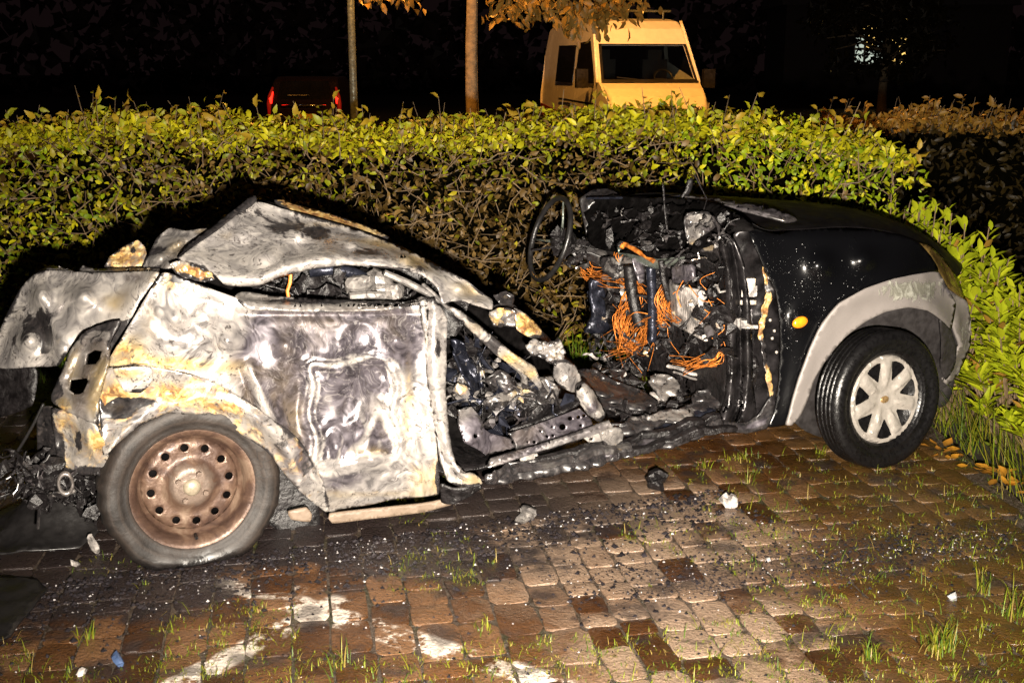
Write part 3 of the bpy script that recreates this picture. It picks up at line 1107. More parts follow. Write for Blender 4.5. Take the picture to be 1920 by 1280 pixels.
mb.build('added_lamp_shade', M['steel_tube'], hl, smooth=True)
mb = MB()
mb.sphere((0, 0, 6.42), (.10, .10, .07), 14, 8)
mb.build('added_bulb', emis('added_sodium_bulb', (1.0, .4, .05), 14.0), hl, smooth=True)
ld = bpy.data.lights.new('sodium_lamp', 'SPOT')
ld.energy, ld.color, ld.shadow_soft_size = 3600.0, (1.0, .40, .06), .12
ld.spot_size, ld.spot_blend = R(140), .1
l = bpy.data.objects.new('sodium_lamp', ld)
COL.objects.link(l)
l.parent, l.location = hl, (0, 0, 6.28)
l.rotation_euler = (R(12), 0, 0)

# ------------------------------------------------------------------ trees
def tree(name, x, y, h, r0, crown_c, crown_r, nleaf, leafsize, tone, label, group=None, hang=False, limbs=9, lean=0.0, seed=1, low=()):
    rr = random.Random(seed)
    o = empty(name, (x, y, -.07), label, 'tree', group)
    mb = MB()
    pts, rs = [], []
    top = crown_c[2] - y * 0
    for i in range(9):
        t = i / 8
        pts.append((lean * t + .05 * math.sin(t * 5 + seed), .04 * math.cos(t * 4), top * t))
        rs.append(r0 * (1.25 if i == 0 else 1.0 - .45 * t))
    mb.tube(pts, rs, 14)
    mb.build('trunk', M['bark'], o, smooth=True)
    lb = MB()
    tips = []
    cx, cy, cz = crown_c
    for i in range(limbs):
        a = 2 * math.pi * i / limbs + rr.uniform(-.3, .3)
        z0 = rr.uniform(max(1.6, cz - crown_r[2] * .95), cz)
        k = min(1.0, z0 / max(top, .1))
        b = Vector((lean * k, 0, z0))
        e = Vector((cx - x + math.cos(a) * crown_r[0] * rr.uniform(.6, 1), cy - y + math.sin(a) * crown_r[1] * rr.uniform(.6, 1), z0 + rr.uniform(.1, 1.0)))
        m = (b + e) / 2 + Vector((0, 0, .3))
        lb.tube([b, m, e], [r0 * .45, r0 * .28, r0 * .08], 7)
        tips += [m, e]
        for q in range(3):
            e2 = m + Vector((rr.gauss(0, .5), rr.gauss(0, .5), rr.uniform(-.3, .7)))
            lb.tube([m, (m + e2) / 2 + Vector((0, 0, .06)), e2], [r0 * .2, r0 * .12, r0 * .04], 5)
            tips.append(e2)
    lb.build('limbs', M['bark'], o, smooth=True)
    n = nleaf
    cl = rng.normal(0, 1, (max(8, n // 40), 3))
    cl = cl / np.linalg.norm(cl, axis=1, keepdims=True) * (rng.random((len(cl), 1)) ** .45)
    cl = cl * np.array(crown_r) + np.array([cx - x, cy - y, cz])
    P = cl[rng.integers(0, len(cl), n)] + rng.normal(0, .22 * min(crown_r), (n, 3)) * .7
    if len(low):
        q = np.array(low, float)
        pick = q[rng.integers(0, len(q), len(q) * 34)]
        P = np.vstack([P, pick + rng.normal(0, 1, pick.shape) * (.11, .12, .07)])
        n = len(P)
    D = rng.normal(0, .7, (n, 3))
    D[:, 2] += -1.0 if hang else .2
    N = rng.normal(0, .7, (n, 3))
    N[:, 1] -= .5
    L = rng.uniform(.6, 1.2, n) * leafsize
    r = rng.random(n)
    c = np.stack([.17 + .09 * r, .10 + .05 * r, .02 + .01 * r], 1) * tone
    lv = leaves('crown', P, D, N, L, L * .5, c, M['leaf'], o, rich=hang)
    return o

tx, ty, _ = at(900, 200, 12.4)
LOW = []
for px_, py_ in ((948, 8), (962, 24), (985, 12), (1000, 30), (1040, 6), (1062, 22), (1085, 32), (1092, 46), (1110, 16), (1130, 36), (1150, 10), (1165, 22), (1190, 2), (1075, 52), (1020, -4), (752, -2), (706, -4)):
    q_ = at(px_, py_ - 8, 12.2 + .25 * math.sin(px_))
    LOW.append((q_[0] - tx, q_[1] - ty, q_[2] + .07))
tree('street_tree', tx, ty, 5, .078, (tx + 1.05, ty + .1, 3.85), (1.75, 1.4, 1.42), 3600, .125, 1.0,
     'young street tree with orange lit trunk and hanging leaves left of the van', hang=True, lean=-.10, seed=3, low=LOW)
tx2, ty2, _ = at(868, 190, 20.0)

n = 11000
a_ = rng.uniform(-1.25, 1.25, n)
d_ = rng.uniform(78, 96, n)
P = np.stack([np.sin(a_) * d_, np.cos(a_) * d_, rng.random(n) ** 1.2 * (8.5 + 2.5 * np.sin(a_ * 11) + 1.5 * np.sin(a_ * 29))], 1)
L = rng.uniform(.6, 1.5, n)
leaves('far_wood', P, rng.normal(0, 1, (n, 3)), rng.normal(0, 1, (n, 3)), L, L * .9, np.tile((.05, .03, .028), (n, 1)), M['leaf'], None)

# ------------------------------------------------------------------ lit house far right, behind the leaves of a tree
def house():
    cx, cy, _ = at(1658, 100, 52)
    o = empty('house', (cx, cy, -.07), 'distant house with pale lit conservatory windows seen through leaves top right', 'house')
    W = plain('night_brick', (.018, .010, .008), .9)
    px = 52 / FPX * 1.02
    mb = MB()
    z = lambda py: at(1658, py, 52)[2] + .07
    x = lambda q: (q - 1658) * px
    wl, wr, zt, zb = x(1604), x(1700), z(62), z(122)
    for (a, b, c, d) in ((x(1480), wl, 0, z(10)), (wr, x(1880), 0, z(10)), (wl, wr, 0, zb), (wl, wr, zt, z(10))):
        mb.box(((a + b) / 2, 2.0, (c + d) / 2), (b - a, 4.0, d - c))
    mb.build('wall', W, o)
    mb = MB()
    a, b, c = x(1470), x(1890), z(10)
    mb.add([(a, -.3, c), (b, -.3, c), (b, 4.3, c), (a, 4.3, c), (a, 2, c + 2.6), (b, 2, c + 2.6)], [(0, 1, 5, 4), (2, 3, 4, 5), (0, 4, 3), (1, 2, 5), (0, 3, 2, 1)])
    mb.build('roof', plain('night_tiles', (.04, .03, .03), .9), o)
    fr = M['pale_ash']
    cols = 5
    glow = emis('room_light', (.8, .9, .75), .5)
    warm = emis('warm_room_light', (1.0, .62, .16), 1.4)
    for i in range(cols):
        for j in range(2):
            x0, x1 = wl + (wr - wl) * i / cols, wl + (wr - wl) * (i + 1) / cols
            z0, z1 = zb + (zt - zb) * j / 2, zb + (zt - zb) * (j + 1) / 2
            f = MB()
            t = .05
            f.box(((x0 + x1) / 2, .03, z0 + t / 2), (x1 - x0, .06, t))
            f.box(((x0 + x1) / 2, .03, z1 - t / 2), (x1 - x0, .06, t))
            f.box((x0 + t / 2, .03, (z0 + z1) / 2), (t, .055, z1 - z0 - 2 * t))
            f.box((x1 - t / 2, .03, (z0 + z1) / 2), (t, .055, z1 - z0 - 2 * t))
            w = f.build('window', fr, o)
            g = MB()
            g.box(((x0 + x1) / 2, .05, (z0 + z1) / 2), (x1 - x0 - 2 * t, .02, z1 - z0 - 2 * t))
            g.build('pane', warm if i >= cols - 2 or (j == 1 and i % 2) else glow, w)
    f = MB()
    f.box((x(1655), -.03, z(38)), (2.0, .05, .9))
    w = f.build('window', fr, o)
    g = MB()
    g.box((x(1655), -.07, z(38)), (1.8, .03, .75))
    g.build('pane', warm, w)
house()
hx, hy2, _ = at(1658, 90, 44)
tree('garden_tree', hx + .1, hy2, 6, .18, (hx, hy2, 3.6), (2.7, 1.6, 2.4), 5200, .30, .10, 'dark leafy tree hiding most of the lit house windows', seed=41)

# ------------------------------------------------------------------ dark car with red tail lights
def night_car():
    c = at(570, 185, 27)
    o = empty('parked_car', (c[0], c[1], -.07), 'dark hatchback seen from behind with two glowing red tail lights', 'car')
    body = plain('dark_car_paint', (.010, .006, .006), .2)
    prof = [(0, .30), (-.05, .55), (0, .95), (.25, 1.42), (.5, 1.50), (2.0, 1.50), (2.8, 1.02), (3.9, .85), (4.0, .35)]
    mb = MB()
    n = len(prof)
    wf = lambda z: .86 - max(0, z - .95) * .28
    vs = [(-wf(z), y, z) for y, z in prof] + [(wf(z), y, z) for y, z in prof]
    mb.add(vs, [tuple(range(n)), tuple(range(2 * n - 1, n - 1, -1))] + [(i, i + n, (i + 1) % n + n, (i + 1) % n) for i in range(n)])
    b = mb.build('body', body, o, smooth=False)
    bm_ = b.modifiers.new('edge', 'BEVEL')
    bm_.width, bm_.segments = .06, 3
    mb = MB()
    mb.add([(-.62, .015, 1.0), (.62, .015, 1.0), (.55, .225, 1.40), (-.55, .225, 1.40), (-.62, .04, 1.0), (.62, .04, 1.0), (.55, .25, 1.40), (-.55, .25, 1.40)],
           [(0, 1, 2, 3), (7, 6, 5, 4), (0, 4, 5, 1), (1, 5, 6, 2), (2, 6, 7, 3), (3, 7, 4, 0)])
    mb.build('rear_window', plain('dark_glass', (.006, .006, .007), .08), o)
    red = emis('tail_glow', (1.0, .012, .006), 4.5)
    for s in (-1, 1):
        mb = MB()
        mb.tube([(s * .76, -.02, .90), (s * .765, -.015, 1.0), (s * .715, .05, 1.16)], [.035, .055, .02], 8, squash=.8)
        tl = mb.build('tail_light', red, o, smooth=True)
        ln_ = MB()
        ln_.tube([(s * .80, .0, .62), (s * .80, -.01, .90), (s * .775, .02, 1.06), (s * .72, .10, 1.26)], [.05, .07, .07, .03], 10, squash=.7)
        ln_.build('lens', emis('tail_lens', (1.0, .01, .006), .16), tl, smooth=True)
        w = MB()
        w.lathe([(.0, -.1), (.2, -.1), (.31, -.09), (.31, .09), (.2, .1), (0, .1)], 20, Matrix.Translation((s * .78, .7, .31)) @ Matrix.Rotation(R(90), 4, 'Z'))
        w.build('wheel', M['rubber'], o, smooth=True)
    mb = MB()
    mb.tube([(-.5, -.06, .86), (0, -.085, .87), (.5, -.06, .86)], .024, 8)
    mb.build('chrome_strip', plain('chrome', (.7, .68, .66), .15, 1.0), o, smooth=True)
    mb = MB()
    mb.box((0, -.06, .62), (.52, .02, .11))
    mb.build('number_plate', plain('plate', (.45, .30, .04), .5), o)
    mb = MB()
    mb.box((-.12, .0, 1.09), (.5, .03, .012))
    mb.build('wiper', M['pale_ash'], o)
    mb = MB()
    mb.box((0, -.06, .42), (1.6, .12, .2))
    mb.build('bumper', M['black_plastic'], o)
night_car()

# ------------------------------------------------------------------ white van
def van():
    p = at(1240, 205, 21.0)
    fwd = math.atan2(-1.0, .20)
    o = empty("parked_van", (p[0], p[1], -.07), 'white high roof van glowing orange under the street lamp behind the hedge', 'van', None, 0)
    o.rotation_euler = (0, 0, fwd)
    paint = plain('white_van_paint', (.74, .72, .68), .22, 0, 0, 8, .06)
    red = plain('red_band', (.30, .012, .012), .4)
    glass = plain('van_glass', (.008, .008, .010), .05)
    black = M['black_plastic']
    # local: x forward (0 = front), y left, z up
    prof = [(-5.4, .42), (-5.42, 1.1), (-5.36, 2.0), (-5.15, 2.50), (-4.6, 2.60), (-2.0, 2.60), (-1.62, 2.545), (-1.38, 2.40), (-1.22, 2.13), (-.70, 1.43), (-.40, 1.325), (-.16, 1.19), (-.02, 1.02), (.04, .80), (.03, .45), (-.1, .35)]
    def w(z):
        return 1.0 - max(0, z - 1.1) * .105
    n = len(prof)
    mb = MB()
    tp = lambda x: 1 - .13 * min(1, max(0, (x + .62) / .62)) ** 2
    vs = [(x, w(z) * tp(x), z) for x, z in prof] + [(x, -w(z) * tp(x), z) for x, z in prof]
    ws = 8
    fs = [tuple(range(n)), tuple(range(2 * n - 1, n - 1, -1))] + [(i, i + n, (i + 1) % n + n, (i + 1) % n) for i in range(n) if i != ws]
    mb.add(vs, fs)
    # inner rim round the windscreen hole
    (xa, za), (xb, zb) = prof[8], prof[9]
    ya, yb = w(za), w(zb)
    d = Vector((xb - xa, 0, zb - za)).normalized()
    rim = [Vector((xa, ya, za)), Vector((xa, -ya, za)), Vector((xb, -yb, zb)), Vector((xb, yb, zb))]
    inn = [Vector((xa, ya - .10, za)) + d * .05, Vector((xa, -ya + .10, za)) + d * .05, Vector((xb, -yb + .10, zb)) - d * .06, Vector((xb, yb - .10, zb)) - d * .06]
    mb.add(rim + inn, [(0, 1, 5, 4), (1, 2, 6, 5), (2, 3, 7, 6), (3, 0, 4, 7)])
    body = mb.build('body', paint, o, smooth=False)
    bv = body.modifiers.new('edge', 'BEVEL')
    bv.width, bv.segments, bv.limit_method = .10, 5, 'ANGLE'
    sh = Vector((.01, 0, .007))
    gl = MB()
    gl.add([q - sh for q in inn] + [q - sh * 3 for q in inn], [(3, 2, 1, 0), (4, 5, 6, 7), (0, 1, 5, 4), (1, 2, 6, 5), (2, 3, 7, 6), (3, 0, 4, 7)])
    gm = NT('windscreen_glass')
    tr = gm.n('ShaderNodeBsdfTransparent')
    tr.inputs[0].default_value = (.85, .87, .85, 1)
    gg = gm.n('ShaderNodeBsdfGlossy')
    gg.inputs['Roughness'].default_value = .04
    fr = gm.n('ShaderNodeFresnel')
    fr.inputs[0].default_value = 1.45
    mx = gm.n('ShaderNodeMixShader')
    gm.t.links.new(fr.outputs[0], mx.inputs[0])
    gm.t.links.new(tr.outputs[0], mx.inputs[1])
    gm.t.links.new(gg.outputs[0], mx.inputs[2])
    gm.t.links.new(mx.outputs[0], gm.t.nodes['Material Output'].inputs['Surface'])
    gl.build('windscreen', gm.m, o)
    # black surround
    sr = MB()
    off = Vector((.012, 0, .009))
    def lerp2(a, b, t):
        return a + (b - a) * t
    cen = sum(rim, Vector()) / 4
    outer = [lerp2(q, cen, .05) + off for q in rim]
    sr.add(outer + [q + off for q in inn], [(0, 1, 5, 4), (1, 2, 6, 5), (2, 3, 7, 6), (3, 0, 4, 7)])
    s_ = sr.build('windscreen_seal', black, o)
    # cab inside
    it = MB()
    it.box((-1.2, 0, 1.22), (.7, 1.75, .25))
    it.build('dashboard', M['char_dull'], o)
    for s in (.52, -.52):
        st_ = MB()
        st_.box((-2.1, s, 1.45), (.16, .5, .8))
        st_.box((-2.1, s, 1.93), (.12, .28, .2))
        st_.build('seat', M['dark_liner'], o)
        vz = MB()
        vz.box((-1.56, s * .95, 2.17), (.03, .62, .17), Matrix.Rotation(R(-25), 3, 'Y'))
        vz.build('sun_visor', plain('visor_cloth', (.55, .5, .42), .9), o)
    bk = MB()
    bk.box((-2.5, 0, 1.5), (.05, 1.7, 2.0))
    bk.build('partition', M['char_dull'], o)
    sw = MB()
    mt = Matrix.Translation((-1.42, .5, 1.5)) @ Matrix.Rotation(R(60), 4, 'Y') @ Matrix.Rotation(R(90), 4, 'X')
    ring = [(.18 + .018 * math.cos(t), .018 * math.sin(t)) for t in [2 * math.pi * k / 8 for k in range(8)]]
    sw.lathe(ring, 20, mt, closed=True)
    sw.build('steering_wheel', black, o, smooth=True)
    # side panes and trim
    for s in (1, -1):
        def side(name, quad, mat, lift=.008, t=.012):
            q = [(x, s * (w(z) + lift), z) for x, z in quad]
            q2 = [(x, s * (w(z) + lift - t), z) for x, z in quad]
            m_ = MB()
            k = len(quad)
            f = [tuple(range(k)), tuple(range(2 * k - 1, k - 1, -1))] + [(i, i + k, (i + 1) % k + k, (i + 1) % k) for i in range(k)]
            m_.add(q + q2, [tuple(reversed(a)) for a in f] if s > 0 else f)
            return m_.build(name, mat, o)
        side('side_window', [(-4.05, 1.42), (-2.62, 1.40), (-2.62, 2.12), (-4.05, 2.14)], glass)
        side('door_window', [(-2.40, 1.40), (-1.02, 1.36), (-1.05, 1.52), (-1.58, 2.18), (-2.40, 2.16)], glass)
        side('red_band', [(-5.3, .55), (-3.3, .55), (-3.3, .80), (-5.3, .95)], red, .005)
        side('rubbing_strip', [(-3.6, 1.10), (-.9, 1.06), (-.9, 1.02), (-3.6, 1.06)], black, .012)
        mr = MB()
        mr.box((-.95, s * 1.22, 1.50), (.12, .22, .34))
        mr.box((-1.0, s * 1.08, 1.38), (.06, .16, .06))
        mr.build('mirror', black, o)
        rs = MB()
        rs.tube([(-.76, s * (w(1.40) + .006), 1.43), (-1.08, s * (w(1.88) + .006), 1.89), (-1.41, s * (w(2.36) + .004), 2.37), (-1.56, s * (w(2.5) + .002), 2.54)], .03, 8)
        rs.build('pillar_highlight', plain('painted_highlight', (.92, .93, .93), .2, .0), o, smooth=True)  # white strip paints the glint of light along the pillar
        hl = MB()
        hl.add([(.035, s * .62, .82), (-.03, s * .89, .84), (-.13, s * .95, 1.08), (.01, s * .66, 1.0),
                (-.02, s * .62, .82), (-.11, s * .87, .84), (-.21, s * .93, 1.08), (-.06, s * .66, 1.0)],
               [(0, 1, 2, 3), (7, 6, 5, 4), (0, 4, 5, 1), (1, 5, 6, 2), (2, 6, 7, 3), (3, 7, 4, 0)])
        hl.build('headlight', plain('lamp_glass', (.5, .5, .48), .1, .5), o)
        for xw in (-.95, -4.3):
            wh = MB()
            wh.lathe([(0, -.11), (.24, -.11), (.35, -.09), (.35, .09), (.24, .11), (0, .11)], 22, Matrix.Translation((xw, s * .9, .35)))
            wh.build('wheel', M['rubber'], o, smooth=True)
    gr = MB()
    gr.box((.05, 0, .90), (.05, 1.2, .16))
    gr.box((.055, 0, .60), (.06, 1.7, .26))
    gr.build('grille', black, o)
    em = MB()
    em.tube([(.075, 0, .92), (.085, 0, .92)], .07, 16)
    em.build('badge', plain('chrome_badge', (.6, .58, .55), .2, .9), o)
    sc_ = MB()
    sc_.box((-.70, 0, 1.43), (.10, 1.84, .035), Matrix.Rotation(R(-20), 3, 'Y'))
    sc_.build('scuttle', black, o)
    wp = MB()
    wp.tube([(-.70, .75, 1.46), (-.76, .1, 1.50)], .012, 6)
    wp.tube([(-.70, 0, 1.46), (-.78, -.6, 1.52)], .012, 6)
    wp.build('wiper', black, o)
    rk = MB()
    rk.tube([(-1.85, -.75, 2.74), (-1.85, .75, 2.74)], .022, 8)
    for s in (-.6, .6):
        rk.tube([(-1.85, s, 2.58), (-1.85, s, 2.74)], .018, 6)
    rk.build('roof_bar', M['steel_tube'], o)
    ae = MB()
    ae.tube([(-1.6, .1, 2.5), (-1.66, .12, 2.7)], .03, 6)
    ae.build('roof_aerial', black, o)
van()

# ------------------------------------------------------------------ the burnt out wreck
wreck = empty('wrecked_car', ROOT, 'burnt out small car, tail end bare white metal and torn open to the black nose', 'car')
B, BG, BD, BR = M['burnt'], M['burnt_grey'], M['burnt_dark'], M['burnt_rust']

def gauss(X, Y, x, y, rx, ry):
    return np.exp(-((X - x) / rx) ** 2 - ((Y - y) / ry) ** 2)

def seg_d(X, Y, a, b):
    ax, ay = a
    bx, by = b
    L2 = (bx - ax) ** 2 + (by - ay) ** 2
    t = np.clip(((X - ax) * (bx - ax) + (Y - ay) * (by - ay)) / L2, 0, 1)
    return np.hypot(X - ax - t * (bx - ax), Y - ay - t * (by - ay))

def rbox(X, Y, cx, cy, hx, hy, r, ang=0.0):
    c, s = math.cos(ang), math.sin(ang)
    x = (X - cx) * c + (Y - cy) * s
    y = -(X - cx) * s + (Y - cy) * c
    qx, qy = np.abs(x) - hx + r, np.abs(y) - hy + r
    return np.hypot(np.maximum(qx, 0), np.maximum(qy, 0)) + np.minimum(np.maximum(qx, qy), 0) - r

def quarter_dent(X, Y):
    v = 0.0 * X
    # sunk swirl under the rear pillar
    rr = np.hypot((X - 345) / 1.0, (Y - 640) / 1.15)
    v += 0.035 * np.exp(-(rr / 52) ** 2) - 0.014 * np.exp(-((rr - 72) / 20) ** 2)
    rr = np.hypot(X - 388, Y - 592)
    v += 0.018 * np.exp(-(rr / 20) ** 2) - .008 * np.exp(-((rr - 28) / 9) ** 2)
    # pressed rectangle with rippled border
    d = rbox(X + 6 * np.sin(Y / 17), Y + 5 * np.sin(X / 21), 664, 774, 80, 96, 20, R(-4))
    v += -0.012 * np.exp(-(d / 6) ** 2) - 0.007 * np.exp(-((d - 13) / 4.5) ** 2) - .007 * np.exp(-((d + 13) / 4.5) ** 2)
    v += np.where(d < -8, 0.010, 0.0)
    ins = np.exp(-(np.maximum(d + 20, 0) / 10) ** 2)
    q = np.array([noise.noise(Vector((a * .028, b * .020, 2.0))) for a, b in zip(X, Y)])
    v += ins * 0.004 * np.sin(q * 9 + Y * .03)
    v += -.022 * gauss(X, Y, 672, 800, 26, 44)
    # hollows left and right of it, round dimple above
    v += 0.028 * gauss(X, Y, 556, 745, 22, 90) + 0.022 * gauss(X, Y, 772, 745, 17, 85)
    rr = np.hypot(X - 672, Y - 638)
    v += 0.012 * np.exp(-(rr / 27) ** 2) - 0.004 * np.exp(-((rr - 33) / 6) ** 2)
    # folded crease beside the arch
    v += -0.030 * np.exp(-(seg_d(X, Y, (468, 690), (512, 800)) / 11) ** 2) + .02 * np.exp(-(seg_d(X, Y, (448, 690), (480, 790)) / 13) ** 2)
    # light ridge near the pillar
    v += -0.016 * np.exp(-(seg_d(X, Y, (762, 690), (790, 930)) / 12) ** 2)
    v += 0.014 * np.exp(-((Y - 590) / 9) ** 2) * (X > 440)
    v += -.012 * np.exp(-(rbox(X, Y, 735, 897, 16, 5, 5) / 6) ** 2)
    v = v * .85
    v += 0.05 * np.clip((Y - 915) / 40, 0, 1) ** 2
    return v

def quarter_grey(X, Y):
    d = rbox(X + 6 * np.sin(Y / 17), Y + 5 * np.sin(X / 21), 664, 774, 80, 96, 20, R(-4))
    g = -.9 * np.exp(-(d / 4.5) ** 2) - .7 * np.exp(-((d - 11) / 3) ** 2) - .6 * np.exp(-((d + 12) / 3) ** 2)
    g += np.where(d < -16, .55 + .6 * np.sin(np.array([noise.noise(Vector((a * .028, b * .020, 2.0))) for a, b in zip(X, Y)]) * 9 + Y * .03 + 1.2), 0)
    g -= .8 * gauss(X, Y, 640, 680, 60, 12)
    rr = np.hypot(X - 672, Y - 638)
    g -= .6 * np.exp(-((rr - 32) / 5) ** 2) * (Y > 630)
    g -= .9 * np.exp(-(rbox(X, Y, 735, 897, 16, 5, 5) / 5) ** 2)
    g -= .7 * np.exp(-(seg_d(X, Y, (468, 690), (512, 800)) / 10) ** 2)
    return .6 * g

quarter = panel('quarter_panel',
    [(303, 512, .10), (345, 522, .08), (400, 543, .07), (440, 557, .05), (466, 574, .05), (520, 578, .045), (620, 580, .045), (720, 578, .045), (776, 568, .045),
     (806, 570, .03), (806, 650, .02), (812, 740, .0), (818, 830, .0), (824, 900, .0), (822, 926, .02), (790, 930, .02), (740, 934, .03), (700, 944, .03), (640, 954, .04), (617, 958, .03),
     (606, 905, .0), (560, 823, .0), (508, 783, .0), (457, 748, .0), (411, 722, .0), (360, 702, .0), (300, 690, .0), (260, 682, .0), (201, 686, .04), (215, 655, .06), (245, 605, .09)],
    B, wreck, step=4.6, ctrl=[(640, 700, -.03), (540, 650, -.02), (330, 600, .01), (430, 640, -.02), (700, 860, -.02), (600, 860, -.015), (500, 720, -.02), (745, 640, -.02)],
    dent=quarter_dent, crumple=.0025, freq=7, seed=1.0, thick=.005, greyfn=quarter_grey,
    rust=[(240, 655, 35, 28, .62), (300, 682, 80, 14, .75), (345, 520, 60, 14, .5), (400, 690, 60, 16, .5), (280, 590, 26, 60, .30), (765, 760, 12, 90, .42), (790, 900, 26, 30, .45), (690, 850, 40, 14, .35), (825, 890, 14, 34, .9), (330, 535, 40, 12, .5), (700, 925, 90, 9, .4)],
    soot=[(345, 527, 50, 8, .55), (640, 905, 22, 12, .35), (822, 640, 10, 30, .35), (675, 640, 22, 18, .32), (250, 540, 14, 14, .1), (560, 735, 18, 60, .22), (772, 745, 12, 60, .22), (820, 895, 9, 26, .45)],  # tall patches at the two hollows paint their shade, the rest is soot
    grey=[(600, 630, 160, 60, 1.0), (700, 640, 90, 60, .8), (520, 690, 60, 90, .85), (740, 620, 60, 30, .5), (560, 800, 45, 70, .7), (660, 720, 60, 60, .5), (660, 900, 60, 25, .7), (640, 820, 60, 60, .45), (350, 620, 40, 50, .25), (770, 720, 20, 90, .3)])

def pillar_dent(X, Y):
    c = np.interp(Y, [560, 700, 800, 860, 900], [815, 815, 830, 845, 880])
    return -0.02 * np.exp(-((X - c) / 10) ** 2) + .012 * np.exp(-((X - c + 13) / 6) ** 2)

panel('door_pillar',
    [(786, 566, .03), (812, 560, .02), (836, 598, .03), (834, 660, .02), (832, 730, .0), (838, 800, .0), (846, 850, -.01), (862, 880, -.02), (896, 892, -.02), (903, 906, -.02),
     (868, 914, -.02), (838, 900, -.02), (824, 850, -.01), (812, 780, -.01), (803, 700, .0), (796, 620, .01)],
    B, wreck, step=5.0, dent=pillar_dent, crumple=.009, freq=12, seed=4, thick=.02,
    rust=[(886, 898, 14, 8, .7), (800, 640, 10, 30, .3)], soot=[(818, 640, 7, 46, .42), (880, 912, 26, 6, .8), (822, 760, 5, 25, .4)], grey=[(812, 600, 10, 40, .6)])

arch_out = [(186, 742, .05), (203, 690, .03), (262, 683, .0), (300, 690, -.01), (360, 702, -.01), (411, 722, -.01), (457, 748, -.012), (508, 783, -.012), (560, 823, -.01), (604, 890, -.005), (616, 957, .02)]
arch_in = [(602, 953, .03), (562, 920, .03), (536, 890, .03), (499, 845, .03), (450, 811, .03), (412, 783, .03), (375, 776, .03), (319, 775, .03), (262, 797, .03), (220, 832, .03), (194, 852, .04)]
def arch_dent(X, Y):
    r = np.hypot(X - 372, Y - 940)
    return -0.022 * np.exp(-((r - 190) / 12) ** 2) + .014 * np.exp(-((r - 222) / 9) ** 2) * (X > 330) + .05 * gauss(X, Y, 215, 752, 26, 20) + .02 * gauss(X, Y, 320, 735, 26, 14)
panel('wheel_arch', arch_out + arch_in, BR, wreck, step=5.5, dent=arch_dent, crumple=.012, freq=11, seed=7, thick=.004,
    rust=[(330, 740, 60, 20, .5), (215, 750, 30, 26, .9), (420, 765, 40, 12, .35)], soot=[(215, 770, 36, 16, .75), (230, 755, 16, 14, .5), (520, 810, 26, 30, .25), (575, 880, 18, 40, .25), (262, 752, 40, 10, .6)],
    grey=[(560, 860, 40, 60, .4)], label='scorched rust flecked rear wheel arch')
panel('fuel_filler_flap', [(212, 691, -.035), (250, 687, -.04), (284, 689, -.035), (286, 714, -.03), (264, 735, -.02), (234, 733, -.02), (222, 716, -.03)], B, wreck, step=5, crumple=.008, freq=16, seed=2,
      rust=[(240, 700, 26, 10, .7)], soot=[(262, 730, 18, 5, .5)], thick=.006)
panel('inner_filler_recess', [(190, 700, .09), (250, 690, .09), (330, 715, .09), (360, 745, .09), (300, 760, .10), (230, 800, .1), (190, 830, .1), (180, 770, .1)], BR, wreck, step=9, crumple=.03, freq=14, seed=12,
      rust=[(215, 745, 50, 40, .9)], soot=[(240, 770, 60, 18, .6)])

# tail lamp column and corner under it
hole1 = [(163, 664), (180, 655), (194, 658), (190, 672), (182, 684), (160, 686)]
hole2 = [(133, 712), (165, 708), (168, 716), (158, 736), (138, 739), (129, 732)]
panel('tail_lamp_housing',
    [(226, 600, .10), (206, 645, .07), (203, 684, .05), (190, 730, .03), (180, 792, .03), (150, 782, .06), (102, 757, .14), (97, 742, .17), (116, 700, .19), (134, 655, .20), (165, 618, .17)],
    BG, wreck, step=5, holes=[hole1, hole2], crumple=.012, freq=15, seed=14, thick=.012,
    dent=lambda X, Y: -.02 * np.exp(-(rbox(X, Y, 165, 690, 32, 52, 10, R(28)) / 7) ** 2),
    rust=[(196, 720, 16, 40, .75), (120, 760, 14, 12, .7), (140, 690, 12, 40, .35), (178, 760, 12, 22, .5)], soot=[(196, 612, 40, 12, .6), (112, 735, 16, 14, .7), (180, 640, 22, 14, .4)])
panel('rear_corner_plate',
    [(97, 764, .15), (130, 772, .10), (180, 793, .03), (200, 838, .03), (207, 872, .04), (200, 884, .06), (150, 892, .10), (118, 888, .14), (106, 850, .16)],
    BR, wreck, step=5.5, crumple=.02, freq=12, seed=16, rust=[(185, 830, 14, 26, .6), (120, 790, 18, 22, .4)], soot=[(112, 850, 14, 36, .8), (170, 884, 40, 10, .8), (150, 830, 8, 40, .5)], thick=.005)
panel('rear_skirt', [(70, 770, .26), (100, 762, .2), (112, 850, .2), (120, 890, .2), (90, 905, .26), (72, 880, .28)], BD, wreck, step=6, crumple=.02, freq=12, seed=18, soot=[(90, 840, 30, 60, .6)])

